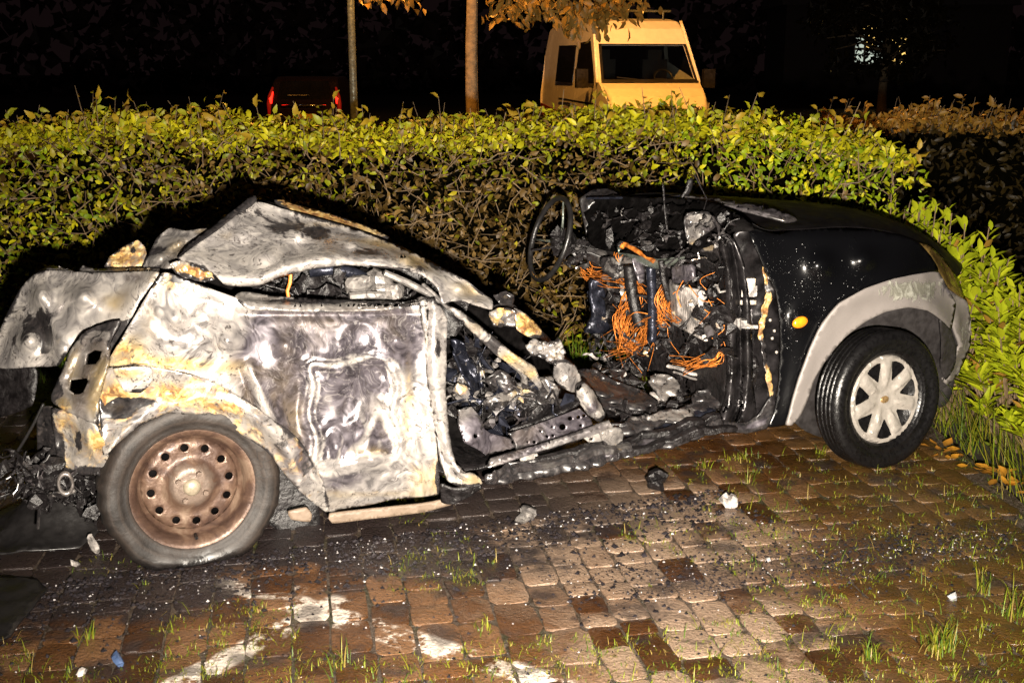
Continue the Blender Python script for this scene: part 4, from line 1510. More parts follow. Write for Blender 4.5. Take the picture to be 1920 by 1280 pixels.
# tailgate and folded tail panels
panel('tailgate',
    [(62, 516, .62), (86, 507, .60), (112, 508, .56), (180, 512, .42), (250, 509, .28), (298, 511, .17), (262, 566, .17), (246, 596, .17), (212, 606, .22), (180, 612, .26), (150, 632, .30), (128, 660, .32),
     (108, 686, .34), (60, 688, .42), (2, 690, .52), (-14, 660, .6), (8, 600, .66), (36, 545, .66)],
    B, wreck, step=7, ctrl=[(160, 560, .26), (80, 560, .46), (60, 640, .40)], crumple=.010, freq=6, seed=21,
    dent=lambda X, Y: -.03 * np.exp(-(seg_d(X, Y, (70, 530), (120, 660)) / 14) ** 2) + .03 * np.exp(-(seg_d(X, Y, (60, 570), (90, 680)) / 18) ** 2),
    soot=[(62, 600, 40, 34, .62), (90, 645, 20, 26, .55), (30, 640, 18, 18, .4), (120, 665, 10, 20, .4)], rust=[(215, 575, 14, 10, .35), (205, 560, 30, 12, .28), (290, 530, 10, 20, .25)], grey=[(240, 520, 50, 8, .3)], thick=.006)
panel('tailgate_lip', [(64, 514, .66), (90, 500, .70), (110, 500, .70), (150, 512, .6), (148, 506, .58), (156, 497, .6), (178, 504, .55), (240, 503, .42), (300, 505, .3), (298, 512, .2), (180, 513, .46), (110, 509, .58)],
      B, wreck, step=5, crumple=.006, freq=12, seed=23, rust=[(250, 506, 40, 5, .6)])
panel('tailgate_underside', [(250, 590, .20), (206, 604, .24), (176, 614, .28), (150, 634, .32), (128, 664, .34), (140, 690, .36), (170, 640, .3), (205, 660, .24)], BD, wreck, step=6, crumple=.012, freq=14, seed=25, grey=[(190, 620, 60, 30, .8)])
panel('tow_panel', [(0, 688, .55), (66, 690, .45), (70, 720, .44), (60, 760, .46), (0, 780, .55), (-20, 730, .6)], M['char'], wreck, step=9, crumple=.03, freq=8, seed=27)
panel('folded_shelf', [(196, 503, .55), (206, 482, .58), (232, 462, .6), (258, 450, .6), (272, 464, .55), (276, 492, .5), (262, 502, .48)], BR, wreck, step=4.5, crumple=.035, freq=20, seed=29,
      rust=[(235, 485, 50, 26, .45)], soot=[(250, 470, 10, 10, .4)], crease=.6)
panel('folded_shelf', [(268, 502, .42), (276, 478, .45), (296, 446, .5), (316, 428, .5), (345, 432, .45), (392, 428, .4), (372, 452, .36), (340, 490, .3), (320, 502, .28)], BG, wreck, step=4.5, crumple=.04, freq=13, seed=31,
      rust=[(330, 460, 30, 20, .35), (380, 434, 20, 6, .5)], soot=[(300, 470, 20, 26, .5)], crease=.7, label='dark twisted fold of the parcel shelf')
panel('torn_bracket', [(318, 494, .16), (338, 488, .16), (372, 498, .12), (398, 512, .10), (404, 524, .10), (384, 528, .10), (356, 524, .12), (330, 512, .15)], BR, wreck, step=3.5, crumple=.03, freq=26, seed=33,
      rust=[(360, 510, 40, 14, .9)], soot=[(340, 520, 22, 6, .7)])
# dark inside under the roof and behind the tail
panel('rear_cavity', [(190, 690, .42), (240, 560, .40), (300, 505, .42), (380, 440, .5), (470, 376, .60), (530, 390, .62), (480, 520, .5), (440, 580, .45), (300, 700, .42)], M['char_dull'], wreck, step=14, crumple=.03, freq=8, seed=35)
panel('roof_back_edge', [(334, 486, .20), (352, 462, .26), (400, 425, .36), (440, 394, .44), (474, 368, .50), (482, 376, .46), (446, 404, .40), (404, 436, .30), (360, 470, .2)], BD, wreck, step=5, crumple=.01, freq=14, seed=36, thick=.012, soot=[(400, 430, 90, 70, .6)])  # soot tone also carries the shade on the back of the roof
panel('roof_flap', [(392, 440, .46), (420, 412, .50), (444, 390, .54), (446, 388, .56), (430, 412, .52), (404, 442, .46)], BG, wreck, step=4, crumple=.01, freq=14, seed=37)

def roof_dent(X, Y):
    v = 0.02 * np.sin(np.hypot(X - 520, Y - 330) / 10.0) * gauss(X, Y, 500, 445, 70, 55) * .5
    v += .03 * gauss(X, Y, 470, 450, 60, 40)
    # lower rail rolls back under the panel
    yr = np.interp(X, [420, 487, 533, 587, 653, 737, 787, 830], [522, 522, 500, 486, 478, 486, 497, 515])
    v += -.018 * np.exp(-((Y - yr) / 9) ** 2) + .030 * np.clip((Y - yr - 6) / 14, 0, 1.4)
    v += .03 * np.clip((X - 830) / 60, 0, 1) * np.exp(-((Y - 552) / 10) ** 2)
    return v
panel('crushed_roof',
    [(336, 484, .14), (400, 437, .28), (477, 379, .46), (533, 392, .46), (620, 416, .42), (687, 437, .38), (753, 463, .32), (813, 493, .26), (867, 522, .20), (903, 547, .15), (923, 563, .11), (921, 580, .09),
     (888, 571, .05), (853, 564, .03), (830, 569, .03), (822, 542, .05), (807, 527, .05), (787, 514, .05), (737, 504, .05), (653, 496, .05), (587, 504, .05), (533, 518, .05), (487, 536, .05), (458, 537, .05), (420, 532, .06), (400, 512, .08), (368, 496, .11)],
    B, wreck, step=6, ctrl=[(560, 450, .25), (660, 465, .20), (760, 490, .13), (450, 450, .26), (500, 490, .12), (860, 545, .07)], dent=roof_dent, crumple=.014, freq=7, seed=40, thick=.005,
    rust=[(640, 422, 110, 7, .45), (740, 455, 80, 12, .50), (800, 490, 60, 14, .45), (880, 545, 40, 18, .42), (350, 500, 20, 10, .4), (430, 440, 20, 12, .3)],
    soot=[(530, 425, 60, 26, .46), (600, 440, 60, 18, .36), (700, 470, 90, 14, .36), (800, 500, 50, 14, .30), (480, 400, 30, 12, .3), (760, 505, 60, 5, .3)], grey=[(530, 415, 60, 30, .35), (700, 460, 120, 22, .15), (640, 498, 140, 8, .3)])
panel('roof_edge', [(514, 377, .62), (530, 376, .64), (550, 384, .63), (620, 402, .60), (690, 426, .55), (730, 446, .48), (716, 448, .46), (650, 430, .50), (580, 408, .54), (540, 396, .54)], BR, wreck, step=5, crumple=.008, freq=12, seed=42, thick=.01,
      rust=[(600, 400, 120, 40, 1.0)], label='roof seam coloured like orange lamp light')  # rust colour stands in for orange lamp light on this edge
# far slope of the roof, down to the far side
ridge = [(477, 379, .47), (533, 391, .47), (620, 415, .43), (687, 436, .39), (753, 462, .33), (813, 492, .27), (867, 521, .21), (905, 546, .16)]
vs, fs = [], []
for j in range(6):
    t = j / 5
    for q in ridge:
        p = car(q[0], q[1], q[2] + .004)
        e = p + CV * (1.28 - q[2]) * t
        e[2] -= (.02 + .30 * t * t + .05 * t) * (1 if q[0] < 850 else .7)
        e += CU * random.uniform(-.02, .02)
        e[2] += random.uniform(-.02, .02) * (t > 0)
        vs.append(e - ROOT)
k = len(ridge)
for j in range(5):
    for i in range(k - 1):
        fs.append((j * k + i, j * k + i + 1, (j + 1) * k + i + 1, (j + 1) * k + i))
solid(link('roof_far_slope', mesh_np('roof_far_slope', vs, fs), BD, wreck, smooth=True), .005)

# side window hole
panel('window_ledge', [(440, 556, .06), (452, 548, .10), (470, 548, .12), (520, 556, .13), (640, 562, .13), (760, 566, .12), (790, 556, .08), (812, 562, .05), (800, 574, .03), (776, 572, .03), (720, 582, .03), (620, 585, .03), (520, 583, .03), (464, 580, .03)],
      BG, wreck, step=5, crumple=.005, freq=12, seed=44, dent=lambda X, Y: -.02 * np.exp(-((Y - np.interp(X, [450, 520, 760], [568, 574, 576])) / 4) ** 2), soot=[(560, 566, 120, 5, .6), (740, 568, 60, 4, .5)])
panel('cabin_lining', [(440, 590, .5), (470, 530, .5), (560, 480, .5), (680, 470, .5), (800, 500, .5), (880, 560, .45), (840, 640, .4), (600, 640, .45)], M['char'], wreck, step=9, crumple=.035, freq=13, seed=46)
def lump(mb, c, s, seed, n=10, m=7, amp=.35, f=9.0, sq=None):
    """a crumpled lump, squared off so it reads as folded sheet"""
    a, b, e = random.Random(seed).uniform(-3, 3), random.Random(seed + 1).uniform(-1, 1), random.Random(seed + 2).uniform(-1, 1)
    Rm = Matrix.Rotation(a, 3, 'Z') @ Matrix.Rotation(b, 3, 'X') @ Matrix.Rotation(e, 3, 'Y')
    if sq is not None:
        Rm = sq
    t = MB()
    t.sphere((0, 0, 0), (1, 1, 1), n, m)
    out = []
    for p in t.v:
        q = Vector(p)
        mx = max(abs(q.x), abs(q.y), abs(q.z))
        q = q * (.45 + .55 / mx)
        q *= 1 + amp * noise.noise(Vector((q.x * 1.4 + seed, q.y * 1.4, q.z * 1.4 - seed)))
        q = Vector((q.x * s[0], q.y * s[1], q.z * s[2]))
        out.append(Rm @ q + Vector(c))
    mb.add(out, t.f)

def shard(mb, c, L, Wd, seed, th=.003, dirn=None):
    r = random.Random(seed)
    d = Vector(dirn) if dirn is not None else Vector((r.gauss(0, 1), r.gauss(0, 1), r.gauss(0, 1)))
    d.normalize()
    s = d.cross(Vector((r.gauss(0, 1), r.gauss(0, 1), r.gauss(0, 1)))).normalized()
    n = d.cross(s)
    c = Vector(c)
    pts = []
    k = 7
    bend = r.uniform(-.5, .5)
    for i in range(k):
        t = i / (k - 1) - .5
        w = Wd * r.uniform(.35, 1)
        o = n * (bend * L * (t * t * 4 - .5) * .5 + r.uniform(-.25, .25) * Wd) + s * r.uniform(-.3, .3) * Wd
        pts.append((c + d * L * t + s * w / 2 + o, c + d * L * t - s * w / 2 + o + n * r.uniform(-.6, .6) * Wd))
    vs, fs = [], []
    for a, b in pts:
        vs += [a, b, b + n * th, a + n * th]
    for i in range(k - 1):
        for j in range(4):
            j2 = (j + 1) % 4
            fs.append((i * 4 + j, i * 4 + j2, i * 4 + 4 + j2, i * 4 + 4 + j))
    fs += [(3, 2, 1, 0), tuple((k - 1) * 4 + j for j in range(4))]
    mb.add(vs, fs)

def solo(name, fn, mat, label=None, smooth=False, st=None):
    mb = MB()
    fn(mb)
    o = mb.build(name, mat, wreck, off=ROOT, smooth=smooth)
    if label:
        o['label'] = label
    return o

def px_poly_points(poly, n):
    xs = [p[0] for p in poly]
    ys = [p[1] for p in poly]
    out = []
    while len(out) < n:
        q = np.array([[random.uniform(min(xs), max(xs)), random.uniform(min(ys), max(ys))]])
        if in_poly(q, poly)[0]:
            out.append(tuple(q[0]))
    return out

def clutter(name, poly, vf, n, size, mat, seed, lumps=.08, label=None):
    """heap of burnt scraps filling a region of the cabin"""
    random.seed(seed)
    mb = MB()
    for i, (x, y) in enumerate(px_poly_points(poly, n)):
        c = car(x, y, vf(x, y) + random.uniform(-.06, .06))
        if c[2] < .02:
            c[2] = .02 + random.random() * .03
        s = random.uniform(*size)
        if random.random() < lumps:
            lump(mb, c, (s * .5, s * .35, s * .3), seed * 100 + i, 7, 5)
        else:
            shard(mb, c, s * random.uniform(.8, 2.0), s * random.uniform(.15, .6), seed * 1000 + i)
            if i % 3 == 0:
                a_, b_ = Vector(c), Vector(c) + Vector((random.gauss(0, s), random.gauss(0, s * .6), random.gauss(0, s)))
                mb.tube([a_, (a_ + b_) / 2 + Vector((random.gauss(0, s * .3), 0, random.gauss(0, s * .3))), b_], random.uniform(.0015, .005), 5)
    o = mb.build(name, mat, wreck, off=ROOT, kind='stuff')
    if label:
        o['label'] = label
    return o

solo('window_strap', lambda mb: mb.tube([car(x, y, .12) for x, y in ((545, 514), (544, 530), (539, 545), (541, 556))], .006, 6), M['copper'], 'orange strap hanging in the crushed side window')
winp = [(480, 530), (600, 505), (760, 515), (820, 560), (770, 565), (490, 555)]
clutter('burnt_scraps', winp, lambda x, y: .33, 34, (.04, .10), M['char'], 51)
solo('headliner_tube', lambda mb: mb.tube([car(x, y, .3) for x, y in ((580, 510), (620, 505), (660, 510), (690, 522))], .02, 8), M['char_blue'], smooth=True)
solo('seat_frame', lambda mb: [lump(mb, car(675, 536, .25), (.05, .03, .035), 61), lump(mb, car(712, 530, .28), (.05, .04, .045), 62), lump(mb, car(735, 548, .26), (.04, .03, .03), 63)], M['burnt_grey'])
solo('seat_rail', lambda mb: mb.tube([car(x, y, .2) for x, y in ((655, 556), (690, 553), (722, 554))], .014, 6), M['burnt_grey'])
solo('roof_brace', lambda mb: mb.tube([car(x, y, .12) for x, y in ((720, 512), (760, 528), (800, 548), (826, 564))], .012, 6), BG)

# far side and floor of the open middle
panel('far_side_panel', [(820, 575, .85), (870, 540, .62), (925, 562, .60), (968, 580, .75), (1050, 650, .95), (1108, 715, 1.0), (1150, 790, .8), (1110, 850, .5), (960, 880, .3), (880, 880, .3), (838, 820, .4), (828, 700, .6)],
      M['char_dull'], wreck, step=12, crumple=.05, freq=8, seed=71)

def floor_pts():
    vs, fs = [], []
    nu, nv = 40, 14
    for j in range(nv):
        for i in range(nu):
            u, v = (.42 if j < 4 else -.35) + (1.42 if j < 4 else 2.2) * i / (nu - 1), .08 + 1.37 * j / (nv - 1)
            p = WR + CU * u + CV * v
            z = .20 + .05 * nz((u, v, 0), 3.0) + .03 * nz((u, v, 1), 9.0) + .10 * math.exp(-((v - .72) / .16) ** 2)
            vs.append(np.array([p[0], p[1], z]) - ROOT)
    for j in range(nv - 1):
        for i in range(nu - 1):
            a = j * nu + i
            fs.append((a, a + 1, a + nu + 1, a + nu))
    return vs, fs
solid(link('floor_pan', mesh_np('floor_pan', *floor_pts()), M['char'], wreck, smooth=True), .006)

def bar(name, pts, r, mat, n=4, squash=.6, smooth=False, wob=.0, label=None):
    P = curve3([car(x, y, v) for x, y, v in pts], 5)
    P = [p + wob * np.array([nz(p, 14, 1), nz(p, 14, 2), nz(p, 14, 3)]) for p in P]
    rr = r if not isinstance(r, (list, tuple)) else list(np.interp(np.linspace(0, 1, len(P)), np.linspace(0, 1, len(r)), r))
    mb = MB()
    mb.tube(P, rr, n, squash=squash)
    o = mb.build(name, mat, wreck, off=ROOT, smooth=smooth)
    if label:
        o['label'] = label
    bv = o.modifiers.new('edge', 'BEVEL')
    bv.width, bv.segments = .003, 1
    return o

# crushed windscreen pillar and roof bars
panel('windscreen_pillar', [(838, 574, .06), (862, 582, .06), (900, 610, .08), (935, 640, .08), (962, 662, .08), (1004, 690, .10), (1014, 716, .10), (1028, 736, .12), (1016, 734, .12), (990, 706, .10), (955, 682, .08), (926, 662, .06), (890, 626, .05), (858, 596, .05)],
      B, wreck, step=4, crumple=.008, freq=14, seed=73, thick=.006, dent=lambda X, Y: .0026 * np.minimum(seg_d(X, Y, (850, 580), (1022, 712)), 14),
      rust=[(960, 672, 40, 16, .6), (1000, 700, 22, 14, .5), (890, 615, 30, 20, .3)], soot=[(925, 645, 14, 14, .85), (1020, 728, 8, 10, .4), (880, 600, 30, 6, .3)])
bar('windscreen_bar', [(826, 566, .14), (860, 588, .16), (905, 622, .18), (930, 634, .2)], .014, M['burnt_dark'], 5)
bar('windscreen_bar', [(792, 532, .10), (815, 552, .08), (842, 580, .10)], .011, BG, 5)
panel('roof_front_edge', [(918, 580, .24), (945, 565, .3), (964, 572, .34), (1000, 605, .42), (1032, 638, .5), (1058, 664, .56), (1080, 690, .6), (1106, 722, .62), (1128, 772, .5), (1116, 762, .46), (1096, 730, .52), (1060, 688, .50), (1030, 655, .44), (990, 618, .36), (960, 592, .28)],
      M['burnt_dark'], wreck, step=5, crumple=.02, freq=11, seed=75, thick=.01, rust=[(950, 572, 16, 12, .6), (1100, 715, 20, 20, .5)], soot=[(1020, 640, 60, 60, .3)])
panel('crumpled_header', [(912, 586, .14), (932, 574, .16), (962, 580, .18), (964, 612, .16), (940, 614, .12), (914, 604, .12)], BR, wreck, step=4, crumple=.05, freq=18, seed=77, crease=.8, rust=[(945, 580, 18, 8, .6)], soot=[(930, 612, 26, 6, .6)], grey=[(940, 598, 30, 14, .5)])
panel('crumpled_header', [(964, 578, .22), (985, 588, .24), (1010, 612, .26), (1012, 632, .22), (996, 634, .18), (970, 618, .18)], BR, wreck, step=4, crumple=.03, freq=14, seed=79, crease=.5, rust=[(985, 608, 26, 20, .75)], soot=[(1004, 630, 10, 6, .5)], label='yellowed box fold of the windscreen header')
panel('roof_tip_fold', [(930, 556, .2), (946, 545, .26), (960, 552, .28), (968, 566, .28), (958, 572, .24), (938, 570, .2)], BD, wreck, step=3.5, crumple=.04, freq=22, seed=80, rust=[(950, 556, 18, 10, .4)])
panel('melted_casting', [(984, 648, .2), (1000, 636, .2), (1022, 642, .19), (1043, 633, .2), (1052, 658, .2), (1041, 684, .18), (1020, 672, .18), (996, 664, .19)], B, wreck, step=3.2, crumple=.05, freq=24, seed=81, crease=.9, thick=.012,
      soot=[(1010, 666, 16, 8, .6), (1040, 680, 10, 8, .5)], rust=[(1036, 664, 12, 10, .35)], label='white crumpled casting among the roof bars')
panel('dented_shell', [(1042, 680, .2), (1052, 671, .2), (1078, 690, .2), (1086, 712, .2), (1077, 735, .18), (1057, 727, .16), (1041, 706, .18)], B, wreck, step=3.5, crumple=.012, freq=18, seed=85, thick=.02, crease=.4,
      dent=lambda X, Y: -.05 * gauss(X, Y, 1062, 706, 18, 26), soot=[(1060, 676, 20, 8, .6), (1050, 724, 16, 6, .5)], grey=[(1066, 716, 14, 18, .4)])
panel('dented_shell', [(1080, 724, .14), (1092, 716, .15), (1112, 737, .15), (1131, 776, .15), (1122, 787, .13), (1104, 775, .12), (1085, 748, .12)], B, wreck, step=3.5, crumple=.010, freq=18, seed=86, thick=.02, crease=.4,
      dent=lambda X, Y: -.05 * np.exp(-(seg_d(X, Y, (1092, 730), (1120, 776)) / 9) ** 2), soot=[(1120, 785, 12, 6, .5), (1086, 724, 8, 8, .5)], grey=[(1110, 764, 10, 16, .5)])

# seat rail assembly on the sill
def holes_at(lst, k=9):
    return [[(x + r * math.cos(2 * math.pi * i / k), y + r * .95 * math.sin(2 * math.pi * i / k)) for i in range(k)] for x, y, r in lst]
panel('hinge_plate', [(858, 768, .10), (884, 762, .10), (902, 784, .10), (908, 804, .10), (920, 812, .10), (962, 823, .10), (966, 838, .10), (910, 852, .09), (896, 842, .08), (872, 830, .08), (860, 802, .10)], BG, wreck, step=4.5, sharp=True, thick=.008,
      holes=holes_at([(891, 817, 4.5), (969 - 8, 828, 3.5)]), crumple=.003, freq=14, seed=87, grey=[(900, 815, 60, 50, .8)], dent=lambda X, Y: -.012 * np.exp(-(np.hypot(X - 888, Y - 818) / 17) ** 2))
panel('seat_rail_plate', [(952, 812, .09), (1020, 790, .10), (1086, 765, .11), (1108, 786, .11), (1111, 798, .10), (1040, 820, .09), (967, 842, .08), (962, 824, .09)], BG, wreck, step=4.5, sharp=True, thick=.008,
      holes=holes_at([(1054, 800, 6.5), (1068, 784, 4.5), (1001, 828, 3.6), (1025, 818, 3), (1036, 816, 3), (988, 828, 2), (1088, 797, 3), (1084, 782, 4), (1094, 779, 3.5), (1012, 808, 2), (1034, 800, 2)]), crumple=.002, freq=14, seed=88, grey=[(1030, 800, 120, 50, .75)])
panel('sill_rail', [(912, 872, .05), (920, 862, .06), (1000, 838, .06), (1080, 812, .06), (1142, 790, .06), (1150, 800, .05), (1080, 826, .04), (1000, 850, .04), (925, 876, .04)], BG, wreck, step=4, sharp=True, crumple=.003, freq=9, seed=89, thick=.02, grey=[(1030, 830, 120, 60, .4)],
      dent=lambda X, Y: -.012 * np.exp(-(seg_d(X, Y, (920, 866), (1148, 793)) / 3.5) ** 2))
panel('seat_edge', [(955, 808, .16), (990, 790, .18), (1040, 765, .2), (1080, 744, .2), (1088, 760, .16), (1040, 782, .15), (985, 802, .14)], M['char'], wreck, step=5, crumple=.012, freq=12, seed=90, thick=.02)
panel('sill_end_cap', [(1124, 808, .04), (1150, 800, .04), (1163, 802, .04), (1168, 826, .04), (1154, 846, .04), (1134, 838, .04)], BG, wreck, step=4, crumple=.012, freq=18, seed=91, thick=.03, soot=[(1130, 830, 8, 8, .5)])
panel('sill_bracket', [(1090, 816, .05), (1122, 806, .05), (1132, 824, .05), (1112, 834, .05)], B, wreck, step=4, holes=holes_at([(1108, 822, 3.5)]), crumple=.01, freq=18, seed=92, thick=.012)
panel('seat_foot', [(974, 858, .04), (1008, 850, .04), (1010, 874, .04), (1000, 884, .05), (984, 884, .05)], B, wreck, step=4, crumple=.012, freq=18, seed=93, thick=.02, soot=[(990, 884, 16, 6, .7)])
for i, pts in enumerate(([(1010, 866, .02), (1070, 848, .02), (1130, 834, .02)], [(960, 884, .0), (1040, 868, .0), (1110, 850, .0), (1180, 836, .0)], [(1150, 836, .04), (1220, 815, .04), (1290, 796, .04), (1350, 780, .04)],
                         [(1150, 850, .0), (1230, 836, .0), (1300, 812, .0), (1380, 800, .0)], [(1180, 822, .12), (1260, 792, .12), (1340, 770, .12)], [(1180, 778, .3), (1250, 770, .3), (1330, 760, .3)])):
    bar('sill_bar', pts, [.024, .022, .028, .018], [M['char'], M['burnt_dark'], M['char'], M['char'], M['char_blue'], M['char']][i], 5, .8, wob=.018)
panel('sill_strip', [(618, 962, .07), (700, 952, .07), (795, 942, .07), (858, 930, .07), (850, 942, .07), (795, 958, .07), (700, 970, .07), (622, 979, .07)], M['tan'], wreck, step=6, crumple=.004, freq=8, seed=94, thick=.02)
panel('sill_strip', [(540, 958, .12), (574, 950, .12), (584, 962, .12), (580, 976, .12), (545, 972, .12)], M['tan'], wreck, step=6, crumple=.004, freq=8, seed=95, thick=.02)
panel('pillar_foot', [(826, 905, .0), (850, 914, -.03), (900, 906, -.04), (904, 914, -.04), (880, 930, -.03), (850, 944, -.01), (828, 940, .02)], M['char'], wreck, step=5, crumple=.012, freq=14, seed=96, thick=.01)

cab = [(845, 620), (900, 640), (960, 700), (1010, 740), (1070, 745), (950, 808), (905, 790), (880, 760), (855, 760), (842, 700)]
dv = lambda x, y: .42 - .25 * (y - 600) / 220
clutter('burnt_scraps', cab, dv, 55, (.05, .13), M['char'], 101)
clutter('burnt_scraps', cab, lambda x, y: dv(x, y) - .05, 30, (.05, .12), M['char_blue'], 102, label='blue black metal scraps in the torn cabin')
clutter('burnt_scraps', cab, lambda x, y: dv(x, y) - .06, 34, (.03, .08), BD, 103, .15, label='grey metal scraps in the torn cabin')
clutter('burnt_scraps', cab, lambda x, y: dv(x, y) - .06, 9, (.04, .07), BR, 104, .2)
bar('seat_spring_bar', [(918, 748, .2), (960, 728, .22), (1000, 715, .24), (1026, 712, .26)], .020, BG, 6, .7, wob=.02)
bar('seat_spring_bar', [(900, 660, .25), (915, 690, .25), (935, 716, .25), (950, 730, .25)], .016, M['char_blue'], 6, .7, wob=.01)
bar('seat_spring_bar', [(860, 640, .3), (880, 690, .3), (900, 720, .3)], .022, M['char_blue'], 6, .5, wob=.02)
bar('seat_spring_bar', [(950, 678, .18), (975, 700, .18), (985, 726, .2)], .018, BG, 6, .6, wob=.02)

panel('torn_seat_pan', [(896, 752, .14), (930, 732, .18), (958, 722, .2), (984, 726, .2), (970, 746, .16), (920, 762, .12)], BG, wreck, step=4, crumple=.05, freq=14, seed=211, crease=.7, thick=.008, soot=[(930, 756, 30, 8, .5)], rust=[(970, 730, 20, 12, .4)])
panel('torn_seat_pan', [(908, 708, .18), (930, 688, .2), (958, 706, .2), (966, 722, .18), (944, 738, .16), (922, 726, .16)], BD, wreck, step=4, crumple=.05, freq=14, seed=213, crease=.7, thick=.008)
panel('torn_seat_pan', [(846, 636, .2), (866, 640, .22), (890, 690, .22), (896, 726, .2), (880, 730, .18), (860, 690, .18)], M['char_blue'], wreck, step=4.5, crumple=.05, freq=12, seed=215, crease=.7, thick=.008, label='blue black torn sheet beside the door pillar')
panel('torn_seat_pan', [(990, 716, .22), (1018, 706, .24), (1046, 726, .22), (1040, 752, .18), (1008, 756, .16), (990, 740, .18)], BG, wreck, step=4, crumple=.05, freq=15, seed=217, crease=.8, thick=.008, soot=[(1010, 745, 30, 14, .7)])
panel('crushed_sill', [(904, 884, .03), (960, 868, .03), (1040, 852, .03), (1110, 842, .03), (1180, 828, .04), (1260, 806, .05), (1345, 782, .05), (1352, 806, .03), (1280, 830, .0), (1200, 850, .0), (1120, 868, .0), (1040, 886, .0), (970, 902, .0), (912, 906, .0)], BD, wreck, step=4.5, crumple=.035, freq=11, seed=231, crease=.8, thick=.012, grey=[(1100, 850, 200, 20, .6)])
panel('crushed_sill', [(1126, 800, .10), (1180, 784, .12), (1250, 766, .16), (1330, 750, .18), (1340, 766, .12), (1270, 788, .09), (1200, 806, .07), (1140, 820, .06)], BG, wreck, step=4.5, crumple=.04, freq=12, seed=233, crease=.9, thick=.012, soot=[(1200, 800, 90, 16, .62), (1310, 760, 40, 14, .6), (1150, 806, 20, 10, .4)])
panel('torn_floor_sheet', [(1070, 700, .5), (1110, 690, .6), (1150, 712, .5), (1200, 730, .4), (1230, 752, .3), (1180, 770, .24), (1120, 768, .26), (1086, 738, .36)], BD, wreck, step=4.5, crumple=.06, freq=10, seed=235, crease=.9, thick=.01, rust=[(1130, 720, 30, 20, .4)])
panel('torn_dash_sheet', [(1290, 400, .2), (1330, 398, .18), (1356, 430, .08), (1340, 468, .08), (1306, 470, .14), (1286, 440, .2)], BG, wreck, step=4.5, crumple=.05, freq=12, seed=237, crease=.9, thick=.008, soot=[(1320, 435, 40, 40, .5)], rust=[(1310, 460, 20, 12, .4)])
panel('torn_dash_sheet', [(1130, 486, .9), (1160, 476, .84), (1196, 490, .7), (1190, 520, .66), (1150, 524, .8), (1128, 508, .88)], BG, wreck, step=4.5, crumple=.05, freq=12, seed=239, crease=.9, thick=.008, soot=[(1160, 500, 30, 20, .5)])
panel('carpet_scrap', [(1216, 706, .40), (1240, 698, .42), (1268, 712, .38), (1262, 736, .30), (1236, 748, .28), (1222, 730, .32)], BG, wreck, step=4, crumple=.06, freq=17, seed=219, crease=.8, thick=.01)
panel('carpet_scrap', [(1130, 700, .7), (1168, 690, .74), (1180, 716, .64), (1156, 740, .56), (1134, 728, .6)], BR, wreck, step=4, crumple=.06, freq=17, seed=221, crease=.8, thick=.01, soot=[(1155, 715, 26, 22, .62)])
panel('carpet_scrap', [(1290, 740, .24), (1330, 726, .24), (1352, 744, .18), (1336, 766, .14), (1300, 764, .16)], BD, wreck, step=4, crumple=.05, freq=15, seed=223, crease=.8, thick=.01)

# ---- dashboard and bulkhead of the front half
fv = lambda x, y: np.clip(.06 + (1365 - x) / 270 * 1.22, .03, 1.35)
panel('bulkhead', [(1098, 470, 0), (1160, 455, 0), (1250, 470, 0), (1350, 450, 0), (1372, 560, 0), (1368, 700, 0), (1350, 770, 0), (1230, 700, 0), (1150, 640, 0), (1118, 600, 0), (1104, 540, 0)],
      M['char'], wreck, step=8, vfun=fv, crumple=.06, freq=9, seed=111, crease=.5)
panel('dashboard', [(1094, 392, 0), (1112, 374, 0), (1150, 366, 0), (1200, 370, 0), (1280, 372, 0), (1340, 382, 0), (1392, 408, 0), (1404, 430, 0), (1376, 440, 0), (1352, 452, 0), (1300, 478, 0), (1240, 486, 0), (1180, 476, 0), (1120, 466, 0), (1102, 440, 0)],
      M['char_dull'], wreck, step=6, vfun=lambda x, y: fv(x, y) * .92 + .10 - .30 * np.clip((y - 380) / 90, 0, 1), crumple=.05, freq=10, seed=113, crease=.4)
panel('far_door_post', [(1088, 372, 1.25), (1112, 358, 1.28), (1140, 356, 1.28), (1160, 366, 1.2), (1162, 380, 1.15), (1130, 376, 1.18), (1108, 388, 1.2), (1112, 430, 1.2), (1116, 462, 1.2), (1104, 466, 1.2), (1094, 420, 1.22)], BD, wreck, step=5, crumple=.012, freq=9, seed=115, thick=.02, grey=[(1120, 370, 50, 20, .8)])
solo('white_clip', lambda mb: lump(mb, car(1152, 377, 1.12), (.025, .02, .03), 116, 7, 5), M['pale_ash'])
dash = [(1110, 395), (1180, 385), (1300, 390), (1380, 420), (1340, 455), (1240, 480), (1130, 460)]
clutter('burnt_scraps', dash, lambda x, y: float(fv(x, y)) * .92 + .02 - .2 * (y - 380) / 90, 46, (.03, .09), M['char'], 117)
clutter('burnt_scraps', dash, lambda x, y: float(fv(x, y)) * .92 - .08 - .2 * (y - 380) / 90, 14, (.02, .06), BD, 118)
fire = [(1110, 480), (1350, 480), (1360, 660), (1240, 680), (1120, 640)]
clutter('burnt_scraps', fire, lambda x, y: float(fv(x, y)) - .08, 100, (.03, .10), M['char'], 119)
clutter('burnt_scraps', fire, lambda x, y: float(fv(x, y)) - .12, 34, (.025, .07), BD, 120, .1)
clutter('burnt_scraps', fire, lambda x, y: float(fv(x, y)) - .12, 14, (.02, .05), BR, 121, .1)
floorp = [(1100, 640), (1240, 670), (1350, 690), (1350, 770), (1180, 800), (1120, 730)]
flv = lambda x, y: np.clip(1.05 - (y - 650) / 150 * .9, .08, 1.1)
clutter('burnt_scraps', floorp, lambda x, y: float(flv(x, y)), 95, (.03, .10), M['char'], 122)
